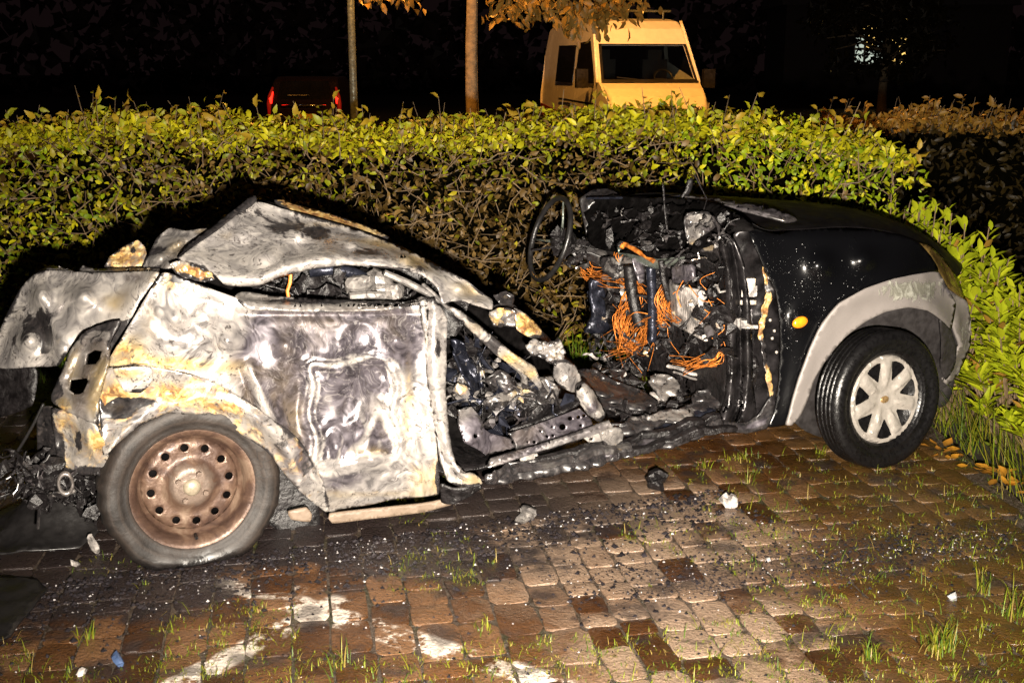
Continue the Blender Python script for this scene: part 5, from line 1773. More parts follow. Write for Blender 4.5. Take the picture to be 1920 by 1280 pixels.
clutter('burnt_scraps', floorp, lambda x, y: float(flv(x, y)) - .03, 30, (.03, .08), BD, 123, .2)
clutter('burnt_scraps', floorp, lambda x, y: float(flv(x, y)) - .05, 10, (.03, .06), M['pale_ash'], 124, .6, label='pale ash lumps on the burnt floor')
bar('white_strut', [(1250, 684, .42), (1285, 694, .36), (1325, 706, .3)], .014, M['pale_ash'], 5, .6, wob=.01)
bar('white_strut', [(1262, 696, .4), (1300, 708, .34), (1316, 714, .3)], .010, BG, 5, .6, wob=.01)

bar('dash_crossbar', [(1158, 470, .72), (1170, 470, .70), (1200, 484, .58), (1230, 494, .48), (1262, 484, .38), (1276, 478, .34)], [.016, .018, .02, .024, .026, .022], M['steel_tube'], 10, 1.0, True, .004, 'bent silver brown cross tube under the dash')
bar('pedal_pipe', [(1220, 500, .50), (1222, 540, .50), (1224, 590, .50), (1222, 640, .50)], .021, M['char_blue'], 10, 1.0, True)
bar('pedal_pipe', [(1180, 498, .64), (1184, 540, .64), (1192, 580, .62), (1200, 612, .6)], .026, M['char'], 10, 1.0, True)
bar('heater_duct', [(1240, 488, .42), (1246, 520, .42), (1256, 560, .42)], .028, M['char'], 6, .6, False, .01)
panel('steering_bracket', [(1106, 528, .98), (1126, 524, .98), (1134, 548, .98), (1132, 590, .98), (1140, 612, .98), (1134, 622, .98), (1096, 622, .98), (1108, 592, .98)], M['char_blue'], wreck, step=5, crumple=.02, freq=12, seed=127, thick=.03)
panel('pedal_plate', [(1186, 486, .58), (1208, 484, .58), (1206, 528, .56), (1196, 530, .56)], M['burnt_grey'], wreck, step=5, crumple=.012, freq=14, seed=128, grey=[(1200, 500, 20, 30, .9)])
panel('fuse_box', [(1264, 498, .34), (1300, 496, .24), (1304, 520, .22), (1286, 530, .26), (1264, 530, .34)], BG, wreck, step=5, crumple=.01, freq=12, seed=129, thick=.03, grey=[(1284, 512, 40, 30, .9)])
# heater core, a block of fins
core = MB()
a0, a1, a2, a3 = car(1264, 534, .36), car(1316, 544, .18), car(1322, 640, .18), car(1272, 612, .36)
core.add([a0, a1, a2, a3] + [p + CV * .05 for p in (a0, a1, a2, a3)], [(0, 1, 2, 3), (7, 6, 5, 4), (0, 4, 5, 1), (1, 5, 6, 2), (2, 6, 7, 3), (3, 7, 4, 0)])
hc = core.build('heater_core', BG, wreck, off=ROOT)
for i in range(14):
    t = (i + .5) / 14
    f = MB()
    p, q = a0 + (a1 - a0) * t, a3 + (a2 - a3) * t
    n_ = -CV * .012
    w_ = (a1 - a0) / 14 * .22
    f.add([p - w_, p + w_, q + w_, q - w_, p - w_ + n_, p + w_ + n_, q + w_ + n_, q - w_ + n_], [(0, 1, 2, 3), (7, 6, 5, 4), (0, 4, 5, 1), (1, 5, 6, 2), (2, 6, 7, 3), (3, 7, 4, 0)])
    f.build('fin', M['pale_ash'], hc, off=ROOT)
panel('torn_foil', [(1308, 548, .16), (1320, 546, .14), (1324, 600, .14), (1328, 640, .14), (1318, 636, .15), (1314, 600, .16)], M['pale_ash'], wreck, step=4, crumple=.03, freq=22, seed=131)

# bare copper wiring
random.seed(77)
wires = MB()
def strands(pts, spread, n, v0=-.14, r=(.0011, .0019)):
    for i in range(n):
        ox, oy = random.gauss(0, spread), random.gauss(0, spread)
        j = [(x + ox + random.gauss(0, spread * .9), y + oy + random.gauss(0, spread * .9), max(.05, float(fv(x, y)) + v0 + random.gauss(0, .02))) for x, y in pts]
        P = curve3([car(*p) for p in j], 6)
        wires.tube(P, random.uniform(*r), 4, caps=False)
strands([(1098, 505), (1112, 522), (1150, 522), (1186, 534), (1180, 570), (1164, 604), (1172, 640), (1184, 656)], 6.5, 22)
strands([(1168, 462), (1160, 490), (1178, 525), (1196, 560), (1176, 600), (1166, 640)], 6.0, 14)
strands([(1240, 604), (1214, 602), (1196, 625), (1180, 655), (1152, 664)], 8, 19)
strands([(1180, 655), (1205, 645), (1222, 612), (1240, 604)], 7.0, 12)
strands([(1248, 540), (1240, 565), (1252, 590), (1272, 604)], 5, 12)
strands([(1190, 530), (1212, 552), (1234, 570), (1240, 600), (1250, 560)], 5, 9)
strands([(1290, 690), (1330, 680), (1348, 670), (1352, 655)], 5, 12)
strands([(1262, 676), (1300, 684), (1340, 682)], 4, 8)
for i in range(16):
    x, y = random.uniform(1110, 1350), random.uniform(500, 660)
    strands([(x, y), (x + random.gauss(0, 14), y + random.uniform(10, 30)), (x + random.gauss(0, 24), y + random.uniform(25, 80))], 2, 1)
wires.build('copper_wiring', M['copper'], wreck, off=ROOT, kind='stuff', smooth=True)
bar('wire_sleeve', [(1166, 464, .66), (1172, 458, .66), (1200, 474, .54), (1226, 490, .46)], .010, M['copper'], 8, 1.0, True)

# steering wheel seen from the tail
def steering():
    c = car(1031, 448, 1.12)
    n_ = (-CU * .93 + CW * .30)
    n_ /= np.linalg.norm(n_)
    e1 = CV - n_ * (CV @ n_)
    e1 /= np.linalg.norm(e1)
    e2 = np.cross(n_, e1)
    ring = MB()
    P = [c + (e1 * math.cos(t) + e2 * math.sin(t)) * .190 for t in np.linspace(0, 2 * math.pi, 49)]
    ring.tube(P, .0125, 10, caps=False)
    sw = ring.build('steering_wheel', M['black_plastic'], wreck, off=ROOT, smooth=True)
    for a in (8, 172, 265):
        sp = MB()
        t = R(a)
        d = e1 * math.cos(t) + e2 * math.sin(t)
        hub = c - n_ * .05
        sp.tube([hub + d * .03, hub + d * .10 + n_ * .02, c + d * .185], [.016, .012, .008], 6, squash=.5)
        sp.build('spoke', M['steel_tube'], sw, off=ROOT, smooth=True)
    hb = MB()
    lump(hb, c - n_ * .07, (.055, .05, .06), 141, 9, 6, .3)
    hb.build('hub', M['char'], sw, off=ROOT)
    col = MB()
    col.tube([c - n_ * .06, c - n_ * .20 + CV * .0, c - n_ * .36 - CW * .03], [.035, .045, .05], 9)
    col.build('steering_column', BD, wreck, off=ROOT)
steering()
clutter('burnt_scraps', [(1040, 440), (1090, 440), (1110, 490), (1060, 500), (1044, 480)], lambda x, y: 1.12, 16, (.03, .07), M['char'], 142)
clutter('burnt_scraps', [(1074, 455), (1100, 450), (1102, 500), (1080, 500)], lambda x, y: 1.05, 14, (.02, .05), BD, 143, .3)

# ---- front wing, door post, bonnet
def post_dent(X, Y):
    c = np.interp(Y, [445, 500, 560, 700, 760, 790], [1354, 1366, 1372, 1374, 1368, 1356])
    return -.03 * np.exp(-((X - c) / 8) ** 2) + .02 * np.exp(-((X - c - 14) / 7) ** 2) - .02 * np.exp(-((X - c - 30) / 8) ** 2)
panel('front_door_post', [(1346, 446, .06), (1358, 440, .06), (1376, 450, .06), (1396, 500, .06), (1404, 560, .06), (1408, 640, .06), (1410, 720, .06), (1416, 772, .05), (1398, 790, .04), (1350, 788, .05), (1352, 774, .06), (1362, 740, .07), (1364, 660, .07), (1362, 560, .07), (1356, 490, .07)],
      M['post'], wreck, step=4.5, dent=post_dent, crumple=.004, freq=8, seed=151, thick=.012)
panel('hinge_post_inner', [(1376, 440, .10), (1404, 428, .08), (1430, 496, .09), (1456, 550, .09), (1464, 620, .09), (1460, 720, .09), (1446, 790, .08), (1400, 796, .08), (1412, 720, .10), (1406, 600, .10), (1392, 500, .10)],
      M['post'], wreck, step=6, crumple=.016, freq=10, seed=153)
panel('lower_hinge_plate', [(1398, 792, .05), (1420, 776, .05), (1446, 740, .05), (1448, 780, .04), (1436, 802, .03), (1400, 812, .03), (1350, 806, .03), (1348, 790, .04)], BD, wreck, step=5, crumple=.01, freq=12, seed=155, grey=[(1420, 790, 50, 20, .9)], thick=.008)
panel('torn_seam_foam', [(1430, 500, .05), (1440, 520, .05), (1450, 548, .05), (1446, 566, .05), (1438, 590, .05), (1430, 616, .05), (1434, 650, .05), (1442, 690, .05), (1450, 735, .05), (1444, 744, .05), (1434, 700, .05), (1426, 650, .05), (1422, 616, .05), (1428, 580, .05), (1436, 550, .05)],
      BR, wreck, step=3, crumple=.014, freq=30, seed=157, thick=.004, rust=[(1438, 600, 30, 160, .95)], soot=[(1436, 660, 14, 24, .5), (1446, 540, 10, 10, .4)])
solo('door_hinge', lambda mb: [mb.box(car(1386, 606, .03), (.05, .04, .03)), mb.tube([car(1384, 596, .02), car(1384, 618, .02)], .012, 8)], BG)
solo('door_hinge', lambda mb: [mb.box(car(1408, 612, .04), (.05, .02, .012)), mb.tube([car(1396, 606, .03), car(1412, 614, .03)], .006, 6)], M['cap_silver'])
solo('door_switch', lambda mb: [mb.box(car(1402, 538, .06), (.05, .03, .07)), mb.box(car(1414, 545, .05), (.018, .02, .04))], BR)
solo('door_switch', lambda mb: [mb.box(car(1402, 566, .06), (.06, .02, .016))], BR)
for i, (x, y) in enumerate(((1452, 620), (1448, 634), (1442, 520), (1456, 660), (1444, 600))):
    solo('bolt', lambda mb: mb.sphere(car(x, y, .045), (.007, .007, .007), 6, 4), M['cap_silver'], smooth=True)
solo('lock_plate', lambda mb: [lump(mb, car(1404, 705, .07), (.03, .02, .03), 159), lump(mb, car(1396, 730, .07), (.025, .02, .02), 160), lump(mb, car(1412, 680, .07), (.02, .02, .03), 161)], M['char'])

wing_out = [(1402, 428, .06), (1430, 434, .06), (1462, 440, .07), (1490, 432, .07), (1530, 428, .07), (1580, 428, .08), (1640, 432, .09), (1690, 442, .12), (1722, 455, .16), (1745, 480, .19), (1758, 510, .20),
            (1678, 523, .04), (1621, 542, .01), (1574, 570, .0), (1542, 608, .0), (1518, 654, .0), (1499, 706, .0), (1485, 752, .0), (1474, 795, .01), (1440, 800, .02), (1452, 770, .02), (1459, 720, .02), (1463, 660, .02), (1462, 604, .02), (1454, 546, .03), (1430, 496, .04)]
wing = panel('front_wing', wing_out, M['paint'], wreck, step=7, ctrl=[(1540, 500, -.02), (1500, 600, -.02), (1620, 490, .0)], crumple=.004, freq=4, seed=163, thick=.004, dent=lambda X, Y: .05 * np.clip((452 - Y) / 26, 0, 1) ** 2)
def indicator_shape(mb):
    t = MB()
    t.sphere((0, 0, 0), (.034, .014, .022), 18, 10)
    Rz = Matrix.Rotation(math.atan2(CU[1], CU[0]), 3, 'Z') @ Matrix.Rotation(R(-12), 3, 'Y')
    mb.add([Rz @ Vector(p) + Vector(car(1500, 604, -.032)) for p in t.v], t.f)
random.seed(55)
def drops(mb):
    k = 0
    while k < 45:
        x, y = random.gauss(1510, 50), random.gauss(560, 90)
        if not (1466 < x < 1640 and 445 < y < 740) or not in_poly(np.array([[x, y]]), wing_out)[0]:
            continue
        k += 1
        c = car(x, y, .0)
        ok, loc, nr, _ = wing.ray_cast(Vector(C0 - ROOT), Vector(c - C0).normalized())
        if ok:
            s = random.uniform(.0007, .0015)
            mb.sphere(np.array(loc) + ROOT, (s, s, s * 1.2), 6, 4)
solo('rain_drops', drops, plain('water_drop', (.5, .5, .5), .06, 0, 0, 20, 0), smooth=True)['kind'] = 'stuff'
solo('side_indicator', indicator_shape,
     plain('amber_lens', (.75, .22, .01), .18, 0, .1, 60, .2), 'amber side indicator on the black wing', True)
trim_out = [(1474, 796, -.01), (1485, 752, -.012), (1499, 705, -.014), (1518, 653, -.014), (1542, 607, -.014), (1574, 569, -.014), (1621, 541, -.005), (1678, 522, .02), (1730, 512, .10), (1757, 510, .18)]
trim_in = [(1782, 616, .24), (1762, 598, .14), (1738, 582, .08), (1701, 576, .03), (1659, 584, .01), (1621, 603, .0), (1584, 631, .0), (1551, 668, .0), (1528, 706, .0), (1513, 748, .0), (1500, 776, .0), (1482, 796, .0)]
panel('wheel_arch_trim', trim_out + [(1776, 541, .22), (1790, 570, .25)] + trim_in, M['trim'], wreck, step=6, crumple=.004, freq=7, seed=167, thick=.012, dent=lambda X, Y: -.012 * np.exp(-((np.hypot(X - 1652, (Y - 760) * .9) - 192) / 14) ** 2),
      grey=[(1690, 545, 70, 24, .9), (1600, 590, 30, 20, .25), (1740, 540, 26, 20, .6)], soot=[(1768, 545, 20, 26, .7)], label='grey plastic front arch trim with scorched patch')
panel('front_bumper', [(1757, 510, .19), (1776, 541, .23), (1809, 564, .34), (1819, 594, .38), (1819, 636, .40), (1809, 668, .40), (1792, 704, .38), (1774, 719, .34), (1768, 716, .32), (1778, 690, .30), (1790, 660, .29), (1798, 648, .28), (1790, 625, .26), (1780, 600, .24), (1766, 560, .2)],
      M['trim'], wreck, step=5.5, crumple=.01, freq=8, seed=169, thick=.012, grey=[(1808, 630, 16, 40, .6), (1800, 690, 14, 20, .5)], soot=[(1780, 560, 20, 26, .5)])
# bumper and headlamp run on round the nose to the far side
vs, fs = [], []
for j in range(9):
    t = j / 8
    for (x, y, v) in ((1757, 512, .20), (1809, 565, .34), (1819, 600, .38), (1818, 640, .40), (1796, 702, .38), (1774, 719, .34)):
        p = car(x, y, v) + CV * (1.02 * t) + CU * (.17 * math.sin(math.pi * min(1, t * 1.0)) )
        vs.append(p - ROOT)
for j in range(8):
    for i in range(5):
        a = j * 6 + i
        fs.append((a, a + 6, a + 7, a + 1))
solid(link('nose_panel', mesh_np('nose_panel', vs, fs), M['trim'], wreck, smooth=True), .006)
panel('headlamp', [(1716, 454, .165), (1736, 468, .18), (1752, 494, .20), (1760, 512, .205), (1778, 540, .23), (1806, 562, .33), (1800, 536, .34), (1786, 510, .32), (1764, 482, .28), (1742, 462, .22)],
      plain('smoked_headlamp_glass', (.10, .065, .02), .12, .1, .3, 9, .6), wreck, step=4.5, crumple=.003, freq=9, seed=171, thick=.01)
# bonnet from the near edge over to the far side
near = [(1345, 398, .42), (1390, 406, .16), (1440, 426, .08), (1500, 430, .09), (1580, 427, .10), (1640, 431, .12), (1700, 446, .18), (1746, 480, .24), (1790, 528, .33)]
far = [(1150, 374, 1.30), (1215, 371, 1.30), (1290, 370, 1.30), (1370, 374, 1.30), (1450, 381, 1.30), (1530, 394, 1.28), (1610, 416, 1.25), (1680, 446, 1.15), (1752, 496, 1.05)]
nearP = curve3([car(*p) for p in near], 5)
farP = curve3([car(*p) for p in far], 5)
vs, fs = [], []
nv, k = 14, len(nearP)
for j in range(nv):
    t = j / (nv - 1)
    for i in range(k):
        s = i / (k - 1)
        q = nearP[i] * (1 - t) + farP[i] * t
        q[2] += .05 * math.sin(math.pi * t) ** .8 * (1 - .3 * s)
        q += CU * (.10 * s * math.sin(math.pi * t))
        q[2] -= .045 * math.exp(-((s - .24) / .09) ** 2) * math.exp(-((t - .14) / .12) ** 2)
        q[2] += .012 * math.exp(-((s - .18) / .10) ** 2) * math.exp(-((t - .36) / .10) ** 2)
        q[2] += .004 * nz(q, 6, 2)
        vs.append(q - ROOT)
for j in range(nv - 1):
    for i in range(k - 1):
        a = j * k + i
        fs.append((a, a + 1, a + k + 1, a + k))
bon = link('bonnet', mesh_np('bonnet', vs, fs), M['bonnet'], wreck, smooth=True)
solid(bon, .004)
ss = bon.modifiers.new('smooth', 'SUBSURF')
ss.levels = ss.render_levels = 1
panel('bonnet_sheen_strip', [(1284, 368, .60), (1340, 372, .52), (1400, 382, .40), (1450, 392, .28), (1490, 408, .16), (1494, 414, .14), (1472, 416, .14), (1430, 404, .20), (1380, 392, .32), (1330, 384, .44), (1288, 378, .54)],
      BG, wreck, step=5, crumple=.008, freq=9, seed=173, thick=.01, grey=[(1400, 395, 140, 30, .5)], soot=[(1320, 382, 60, 5, .4), (1430, 410, 50, 4, .5)])  # grey reflection on the bonnet, put into the colour of a thin strip
panel('bonnet_hinge', [(1276, 372, .62), (1284, 356, .62), (1290, 338, .62), (1298, 334, .62), (1297, 350, .62), (1288, 372, .62)], M['char'], wreck, step=4, crumple=.01, freq=20, seed=175, thick=.012)
bar('wiper_arm', [(1100, 372, 1.1), (1180, 371, .95), (1240, 372, .8), (1284, 366, .66)], .008, M['char_blue'], 5, .8)
# wheel well
panel('wheel_well', [(1490, 790, .30), (1520, 690, .30), (1560, 620, .30), (1620, 580, .30), (1700, 560, .30), (1770, 580, .34), (1800, 650, .40), (1790, 712, .42), (1770, 760, .42), (1640, 800, .4), (1540, 820, .35)], M['dark_liner'], wreck, step=12, crumple=.012, freq=5, seed=177)
panel('wheel_liner', [(1764, 600, .12), (1780, 618, .2), (1794, 652, .26), (1788, 690, .28), (1772, 712, .28), (1764, 690, .26), (1762, 650, .2)], M['dark_liner'], wreck, step=6, crumple=.008, freq=8, seed=179)
panel('rear_wheel_well', [(196, 860, .25), (230, 790, .25), (320, 760, .25), (420, 765, .25), (520, 830, .25), (590, 930, .25), (600, 990, .25), (540, 1010, .25), (400, 900, .26), (220, 960, .25)], M['char'], wreck, step=14, crumple=.02, freq=8, seed=181)
bar('damper', [(1560, 660, .16), (1556, 700, .16), (1540, 770, .16)], .022, M['burnt_dark'], 8, 1, True)

# ---- wheels
def wheel_matrix(c, steer, camber):
    """local -Y is the outer side of the wheel"""
    a = math.atan2(CU[1], CU[0])
    return Matrix.Translation(Vector(c - ROOT)) @ Matrix.Rotation(a + steer, 4, 'Z') @ Matrix.Rotation(camber, 4, 'X')

def disc2d(rout, rin, holes, step):
    outer = [(rout * math.cos(t), rout * math.sin(t), 0) for t in np.linspace(0, 2 * math.pi, 72, endpoint=False)]
    return triangulate(outer, holes, step, .15)

def place(o, mat):
    o.matrix_local = mat
    return o

# rear: bare rusted steel wheel with twelve holes
RT_R, RIM_R = .292, .205
rc = WR + CV * .085
rc = np.array([rc[0], rc[1], .262])
MR = wheel_matrix(rc, R(4), R(-1.5))
hr = .128
holes = [[(hr * math.cos(t) + .0135 * math.cos(s), hr * math.sin(t) + .0135 * math.sin(s)) for s in np.linspace(0, 2 * math.pi, 10, endpoint=False)] for t in np.linspace(R(5), R(365), 12, endpoint=False)]
P, T = disc2d(.158, 0, holes, .011)
rr = np.hypot(P[:, 0], P[:, 1])
y = np.interp(rr, [0, .028, .034, .058, .068, .080, .098, .110, .140, .150, .158], [-.022, -.022, -.020, -.020, -.014, .004, .012, .010, .010, .018, .024])
e1 = P[T[:, 1]] - P[T[:, 0]]
e2 = P[T[:, 2]] - P[T[:, 0]]
fl = (e1[:, 0] * e2[:, 1] - e1[:, 1] * e2[:, 0]) < 0
T[fl] = T[fl][:, ::-1]
me = mesh_np('wheel', np.stack([P[:, 0], y, P[:, 1]], 1), T)
rim = link('wheel', me, M['rim'], wreck, smooth=True)
place(rim, MR)
solid(rim, .004)
rim['label'] = 'bare rusted steel rear wheel with burnt flat tyre'
mb = MB()
mb.lathe([(.156, .024), (.160, .014), (.168, .010), (.172, -.010), (.176, -.030), (.190, -.046), (.203, -.052), (.209, -.050), (.209, -.044), (.196, -.036), (.182, .0), (.178, .05), (.19, .09), (.2, .1)], 64)
mb.build('rim', M['rim'], rim, smooth=True)
mb = MB()
mb.lathe([(.0, -.040), (.012, -.0395), (.022, -.036), (.028, -.028), (.030, -.018)], 24)
mb.build('hub_cap', M['rim_cap'], rim, smooth=True)
for k in range(4):
    t = R(60 + 90 * k)
    mb = MB()
    mb.tube([(.049 * math.cos(t), -.016, .049 * math.sin(t)), (.049 * math.cos(t), -.034, .049 * math.sin(t))], [.011, .009], 6)
    mb.build('wheel_nut', M['rim'], rim)
mb = MB()
mb.tube([(.0, -.02, -.166), (.0, -.045, -.170)], .006, 6)
mb.build('valve', M['char'], rim)
mb = MB()
mb.lathe([(.0, .05), (.15, .05), (.15, .09), (0, .09)], 30)
mb.build('brake_drum', M['char_dull'], rim, smooth=True)
# burnt, slumped tyre
prof = [(.196, -.040), (.206, -.060), (.214, -.058), (.226, -.066), (.246, -.072), (.266, -.070), (.280, -.060), (.288, -.045), (.291, -.02), (.291, .03), (.286, .06), (.265, .085), (.23, .09), (.2, .085)]
mb = MB()
mb.lathe(prof, 96)
MRi = MR.inverted()
nv = []
for p in mb.v:
    q = Vector(p)
    rad = math.hypot(q.x, q.z)
    a = math.atan2(q.z, q.x)
    f = (rad - .196) / .095
    rad2 = rad + f * (.013 * noise.noise(Vector((math.cos(a) * 2.2, math.sin(a) * 2.2, 4))) + .010 * noise.noise(Vector((math.cos(a) * 9, math.sin(a) * 9, 1))) + .005 * noise.noise(Vector((math.cos(a) * 30, math.sin(a) * 30, 1))))
    q = Vector((rad2 * math.cos(a), q.y + f * .010 * noise.noise(Vector((math.cos(a) * 3, math.sin(a) * 3, 9))), rad2 * math.sin(a)))
    wz = (MR @ q).z + ROOT[2]
    if wz < .012:
        over = .012 - wz
        q.z += over
        if q.y < -.01:
            q.y -= over * .55
    elif wz < .10 and q.y < 0:
        q.y -= .014 * (1 - (wz - .012) / .09) * f
    nv.append(tuple(q))
mb.v = nv
mb.build('tyre', M['burnt_rubber'], rim, smooth=True)

# front: tyre with seven spoke silver cover
FT_R = .288
fc = WF + CV * .095 + CU * .04
fc = np.array([fc[0], fc[1], FT_R - .004])
MF = wheel_matrix(fc, R(6), R(-3.5))
holes = []
for k in range(7):
    t = R(90 + 360 / 7 * (k + .5))
    pts = []
    for (r_, da) in ((.084, -3), (.110, -9), (.136, -13), (.158, -14.5), (.163, -8), (.163, 0), (.163, 8), (.158, 14.5), (.136, 13), (.110, 9), (.084, 3)):
        pts.append((r_ * math.cos(t + R(da)), r_ * math.sin(t + R(da))))
    holes.append(pts)
P, T = disc2d(.184, 0, holes, .0105)
rr = np.hypot(P[:, 0], P[:, 1])
aa = np.arctan2(P[:, 1], P[:, 0])
y = np.interp(rr, [0, .026, .030, .036, .05, .12, .160, .172, .180, .184], [-.036, -.036, -.032, -.034, -.036, -.040, -.040, -.046, -.043, -.032])
ph = ((aa - R(90)) / R(360 / 7) + .5) % 1 - .5
ridge_ = np.clip(1 - np.abs(ph) / .22, 0, 1)
y = y - .012 * np.minimum(ridge_ * 2.2, 1) * np.interp(rr, [.04, .08, .15, .165], [0, 1, 1, 0])
e1 = P[T[:, 1]] - P[T[:, 0]]
e2 = P[T[:, 2]] - P[T[:, 0]]
fl = (e1[:, 0] * e2[:, 1] - e1[:, 1] * e2[:, 0]) < 0
T[fl] = T[fl][:, ::-1]
fw = link('wheel', mesh_np('wheel', np.stack([P[:, 0], y, P[:, 1]], 1), T), M['cap_silver'], wreck, smooth=True)
place(fw, MF)
solid(fw, .005).modifiers[0].offset = -1
fw['label'] = 'front wheel with seven spoke silver cover and wet black tyre'
es = fw.modifiers.new('split', 'EDGE_SPLIT')
es.split_angle = R(34)
mb = MB()
mb.lathe([(.0, .0), (.12, .0), (.165, -.005), (.176, -.030), (.186, -.032), (.188, -.01), (.175, .03), (.18, .09), (.19, .1)], 48)
mb.build('rim', M['rubber'], fw, smooth=True)
mb = MB()
mb.lathe([(0, -.040), (.014, -.040), (.019, -.037), (.020, -.034)], 24, Matrix.Diagonal((1.15, 1, .8, 1)))
mb.build('badge', plain('worn_bronze_badge', (.34, .22, .10), .3, .6, .4, 80, .4), fw, smooth=True)
prof = [(.182, -.030), (.188, -.044), (.196, -.050), (.205, -.052), (.207, -.055), (.210, -.053), (.232, -.066), (.250, -.071), (.268, -.068), (.279, -.060), (.2845, -.052)]
for g in (-.036, -.012, .012, .036):
    prof += [(.288, g - .007), (.2885, g - .004), (.280, g - .003), (.280, g + .003), (.2885, g + .004), (.288, g + .007)]
prof += [(.2845, .054), (.268, .072), (.235, .074), (.2, .06), (.184, .04)]
mb = MB()
mb.lathe(prof, 110)
nv = []
for p in mb.v:
    q = Vector(p)
    wz = (MF @ q).z + ROOT[2]
    if wz < .004:
        q.z += .004 - wz
        q.y -= (.004 - wz) * .4
    nv.append(tuple(q))
mb.v = nv
mb.build('tyre', M['rubber'], fw, smooth=True)

# ---- rear axle scraps and trailing link
bar('axle_beam', [(60, 900, .3), (130, 905, .22), (200, 900, .15)], .024, M['char'], 7, .9, wob=.015)
bar('trailing_link', [(72, 938, .14), (88, 930, .12), (112, 926, .1), (140, 918, .1)], .011, BG, 7, .8, wob=.006)
def bush(mb):
    c = car(123, 906, .08)
    n_ = -CV
    M4 = Matrix.Translation(Vector(c)) @ Matrix.Rotation(math.atan2(CU[1], CU[0]), 4, 'Z')
    ring_ = [(.026 + .007 * math.cos(t), .012 * math.sin(t)) for t in np.linspace(0, 2 * math.pi, 8, endpoint=False)]
    mb.lathe(ring_, 18, M4 @ Matrix.Diagonal((.8, 1, 1.3, 1)), closed=True)
solo('spring_bush', bush, BG, smooth=True)
axl = [(20, 850), (120, 880), (200, 890), (195, 960), (140, 930), (60, 950), (10, 930)]
clutter('burnt_scraps', axl, lambda x, y: .16, 70, (.03, .09), M['char'], 191)
clutter('burnt_scraps', axl, lambda x, y: .10, 20, (.02, .06), BD, 192)
bar('hanging_cable', [(82, 756, .2), (60, 800, .2), (30, 850, .22), (2, 888, .25)], .006, M['black_plastic'], 6, 1, True)

# ------------------------------------------------------------------ loose things on the ground
random.seed(311)
# melted bumper skin lying behind the car
def sheet_on_ground(name, pts, mat, label, cat, hfun, step=.02):
    outer = []
    n = len(pts)
    for i in range(n):
        a, b = ground(*pts[i])[:2], ground(*pts[(i + 1) % n])[:2]
        k = max(1, int(np.linalg.norm(b - a) / step))
        outer += [tuple(a + (b - a) * j / k) + (0,) for j in range(k)]
    P, T = triangulate(outer, [], step)
    z = hfun(P[:, 0], P[:, 1])
    e1, e2 = P[T[:, 1]] - P[T[:, 0]], P[T[:, 2]] - P[T[:, 0]]
    fl = (e1[:, 0] * e2[:, 1] - e1[:, 1] * e2[:, 0]) < 0
    T[fl] = T[fl][:, ::-1]
    c = P.mean(0)
    o = link(name, mesh_np(name, np.stack([P[:, 0] - c[0], P[:, 1] - c[1], z], 1), T), mat, loc=(c[0], c[1], 0), smooth=True)
    solid(o, .006)
    tag(o, label, cat)
    return o
gc = ground(110, 1000)
def skin_h(x, y):
    a = np.exp(-(((x - gc[0]) / .16) ** 2 + ((y - gc[1] - .06) / .12) ** 2)) * .17
    n_ = np.array([nz((p, q, 0), 9, 3) + .5 * nz((p, q, 0), 21, 4) for p, q in zip(x, y)])
    return .022 + a + .018 * n_
sheet_on_ground('bumper_remnant', [(-60, 1010), (10, 975), (60, 955), (110, 945), (150, 955), (172, 990), (186, 1015), (150, 1034), (60, 1046), (-40, 1052)], M['black_plastic'],
                'melted black bumper skin lying crumpled on the setts left of the rear wheel', 'car bumper', skin_h)
gc2 = ground(30, 1085)
sheet_on_ground('plastic_sheet', [(-60, 1090), (20, 1088), (70, 1096), (90, 1112), (60, 1150), (20, 1200), (-60, 1230)], M['black_plastic'],
                'flat black scrap of plastic at the left edge below the bumper skin', 'plastic scrap',
                lambda x, y: .016 + .008 * np.array([nz((p, q, 0), 14, 3) for p, q in zip(x, y)]))

def scrap(name, px, py, s, mat, label, cat, n=1, seed=1, lift=.4, group=None):
    g = ground(px, py)
    mb = MB()
    for i in range(n):
        lump(mb, (random.uniform(-.5, .5) * s[0] * (n > 1), random.uniform(-.5, .5) * s[1] * (n > 1), s[2] * lift + i * s[2] * .5), s, seed + i, 8, 5, .6)
    o = mb.build(name, mat, loc=(g[0], g[1], .004))
    tag(o, label, cat, group)
    return o
scrap('paper_scrap', 1366, 948, (.022, .016, .018), M['pale_ash'], 'small crumpled white scrap on the setts between sill and front wheel', 'scrap', 3, 401)
scrap('metal_bracket', 178, 1040, (.014, .012, .034), M['pale_ash'], 'upright white metal bracket beside the black bumper skin', 'bracket', 1, 405, .9)
scrap('metal_bracket', 142, 1060, (.024, .012, .008), M['pale_ash'], 'small flat white bracket lying just below the upright one', 'bracket', 1, 407)
blue = plain('blue_plastic', (.05, .08, .16), .3)
scrap('plastic_chip', 222, 1242, (.024, .012, .010), blue, 'dark blue plastic chip on the setts at bottom left', 'plastic chip', 1, 409)
scrap('plastic_chip', 154, 1262, (.014, .010, .007), M['pale_ash'], 'pale white chip nearest the bottom left edge', 'plastic chip', 1, 411)
scrap('plastic_chip', 1440, 1052, (.012, .009, .007), M['pale_ash'], 'tiny white chip on the dark crumbs right of the middle', 'plastic chip', 1, 413)
scrap('stone_chip', 1785, 1124, (.022, .014, .010), plain('grey_stone', (.3, .31, .31), .5), 'pale grey stone chip near the big grass tuft', 'stone', 1, 415)
scrap('melted_lump', 1228, 914, (.035, .028, .026), M['char'], 'black melted lump on the setts below the torn sill', 'melted lump', 3, 417)
scrap('melted_lump', 985, 975, (.030, .022, .020), BG, 'grey ashen lump on the setts under the door pillar', 'melted lump', 3, 421)

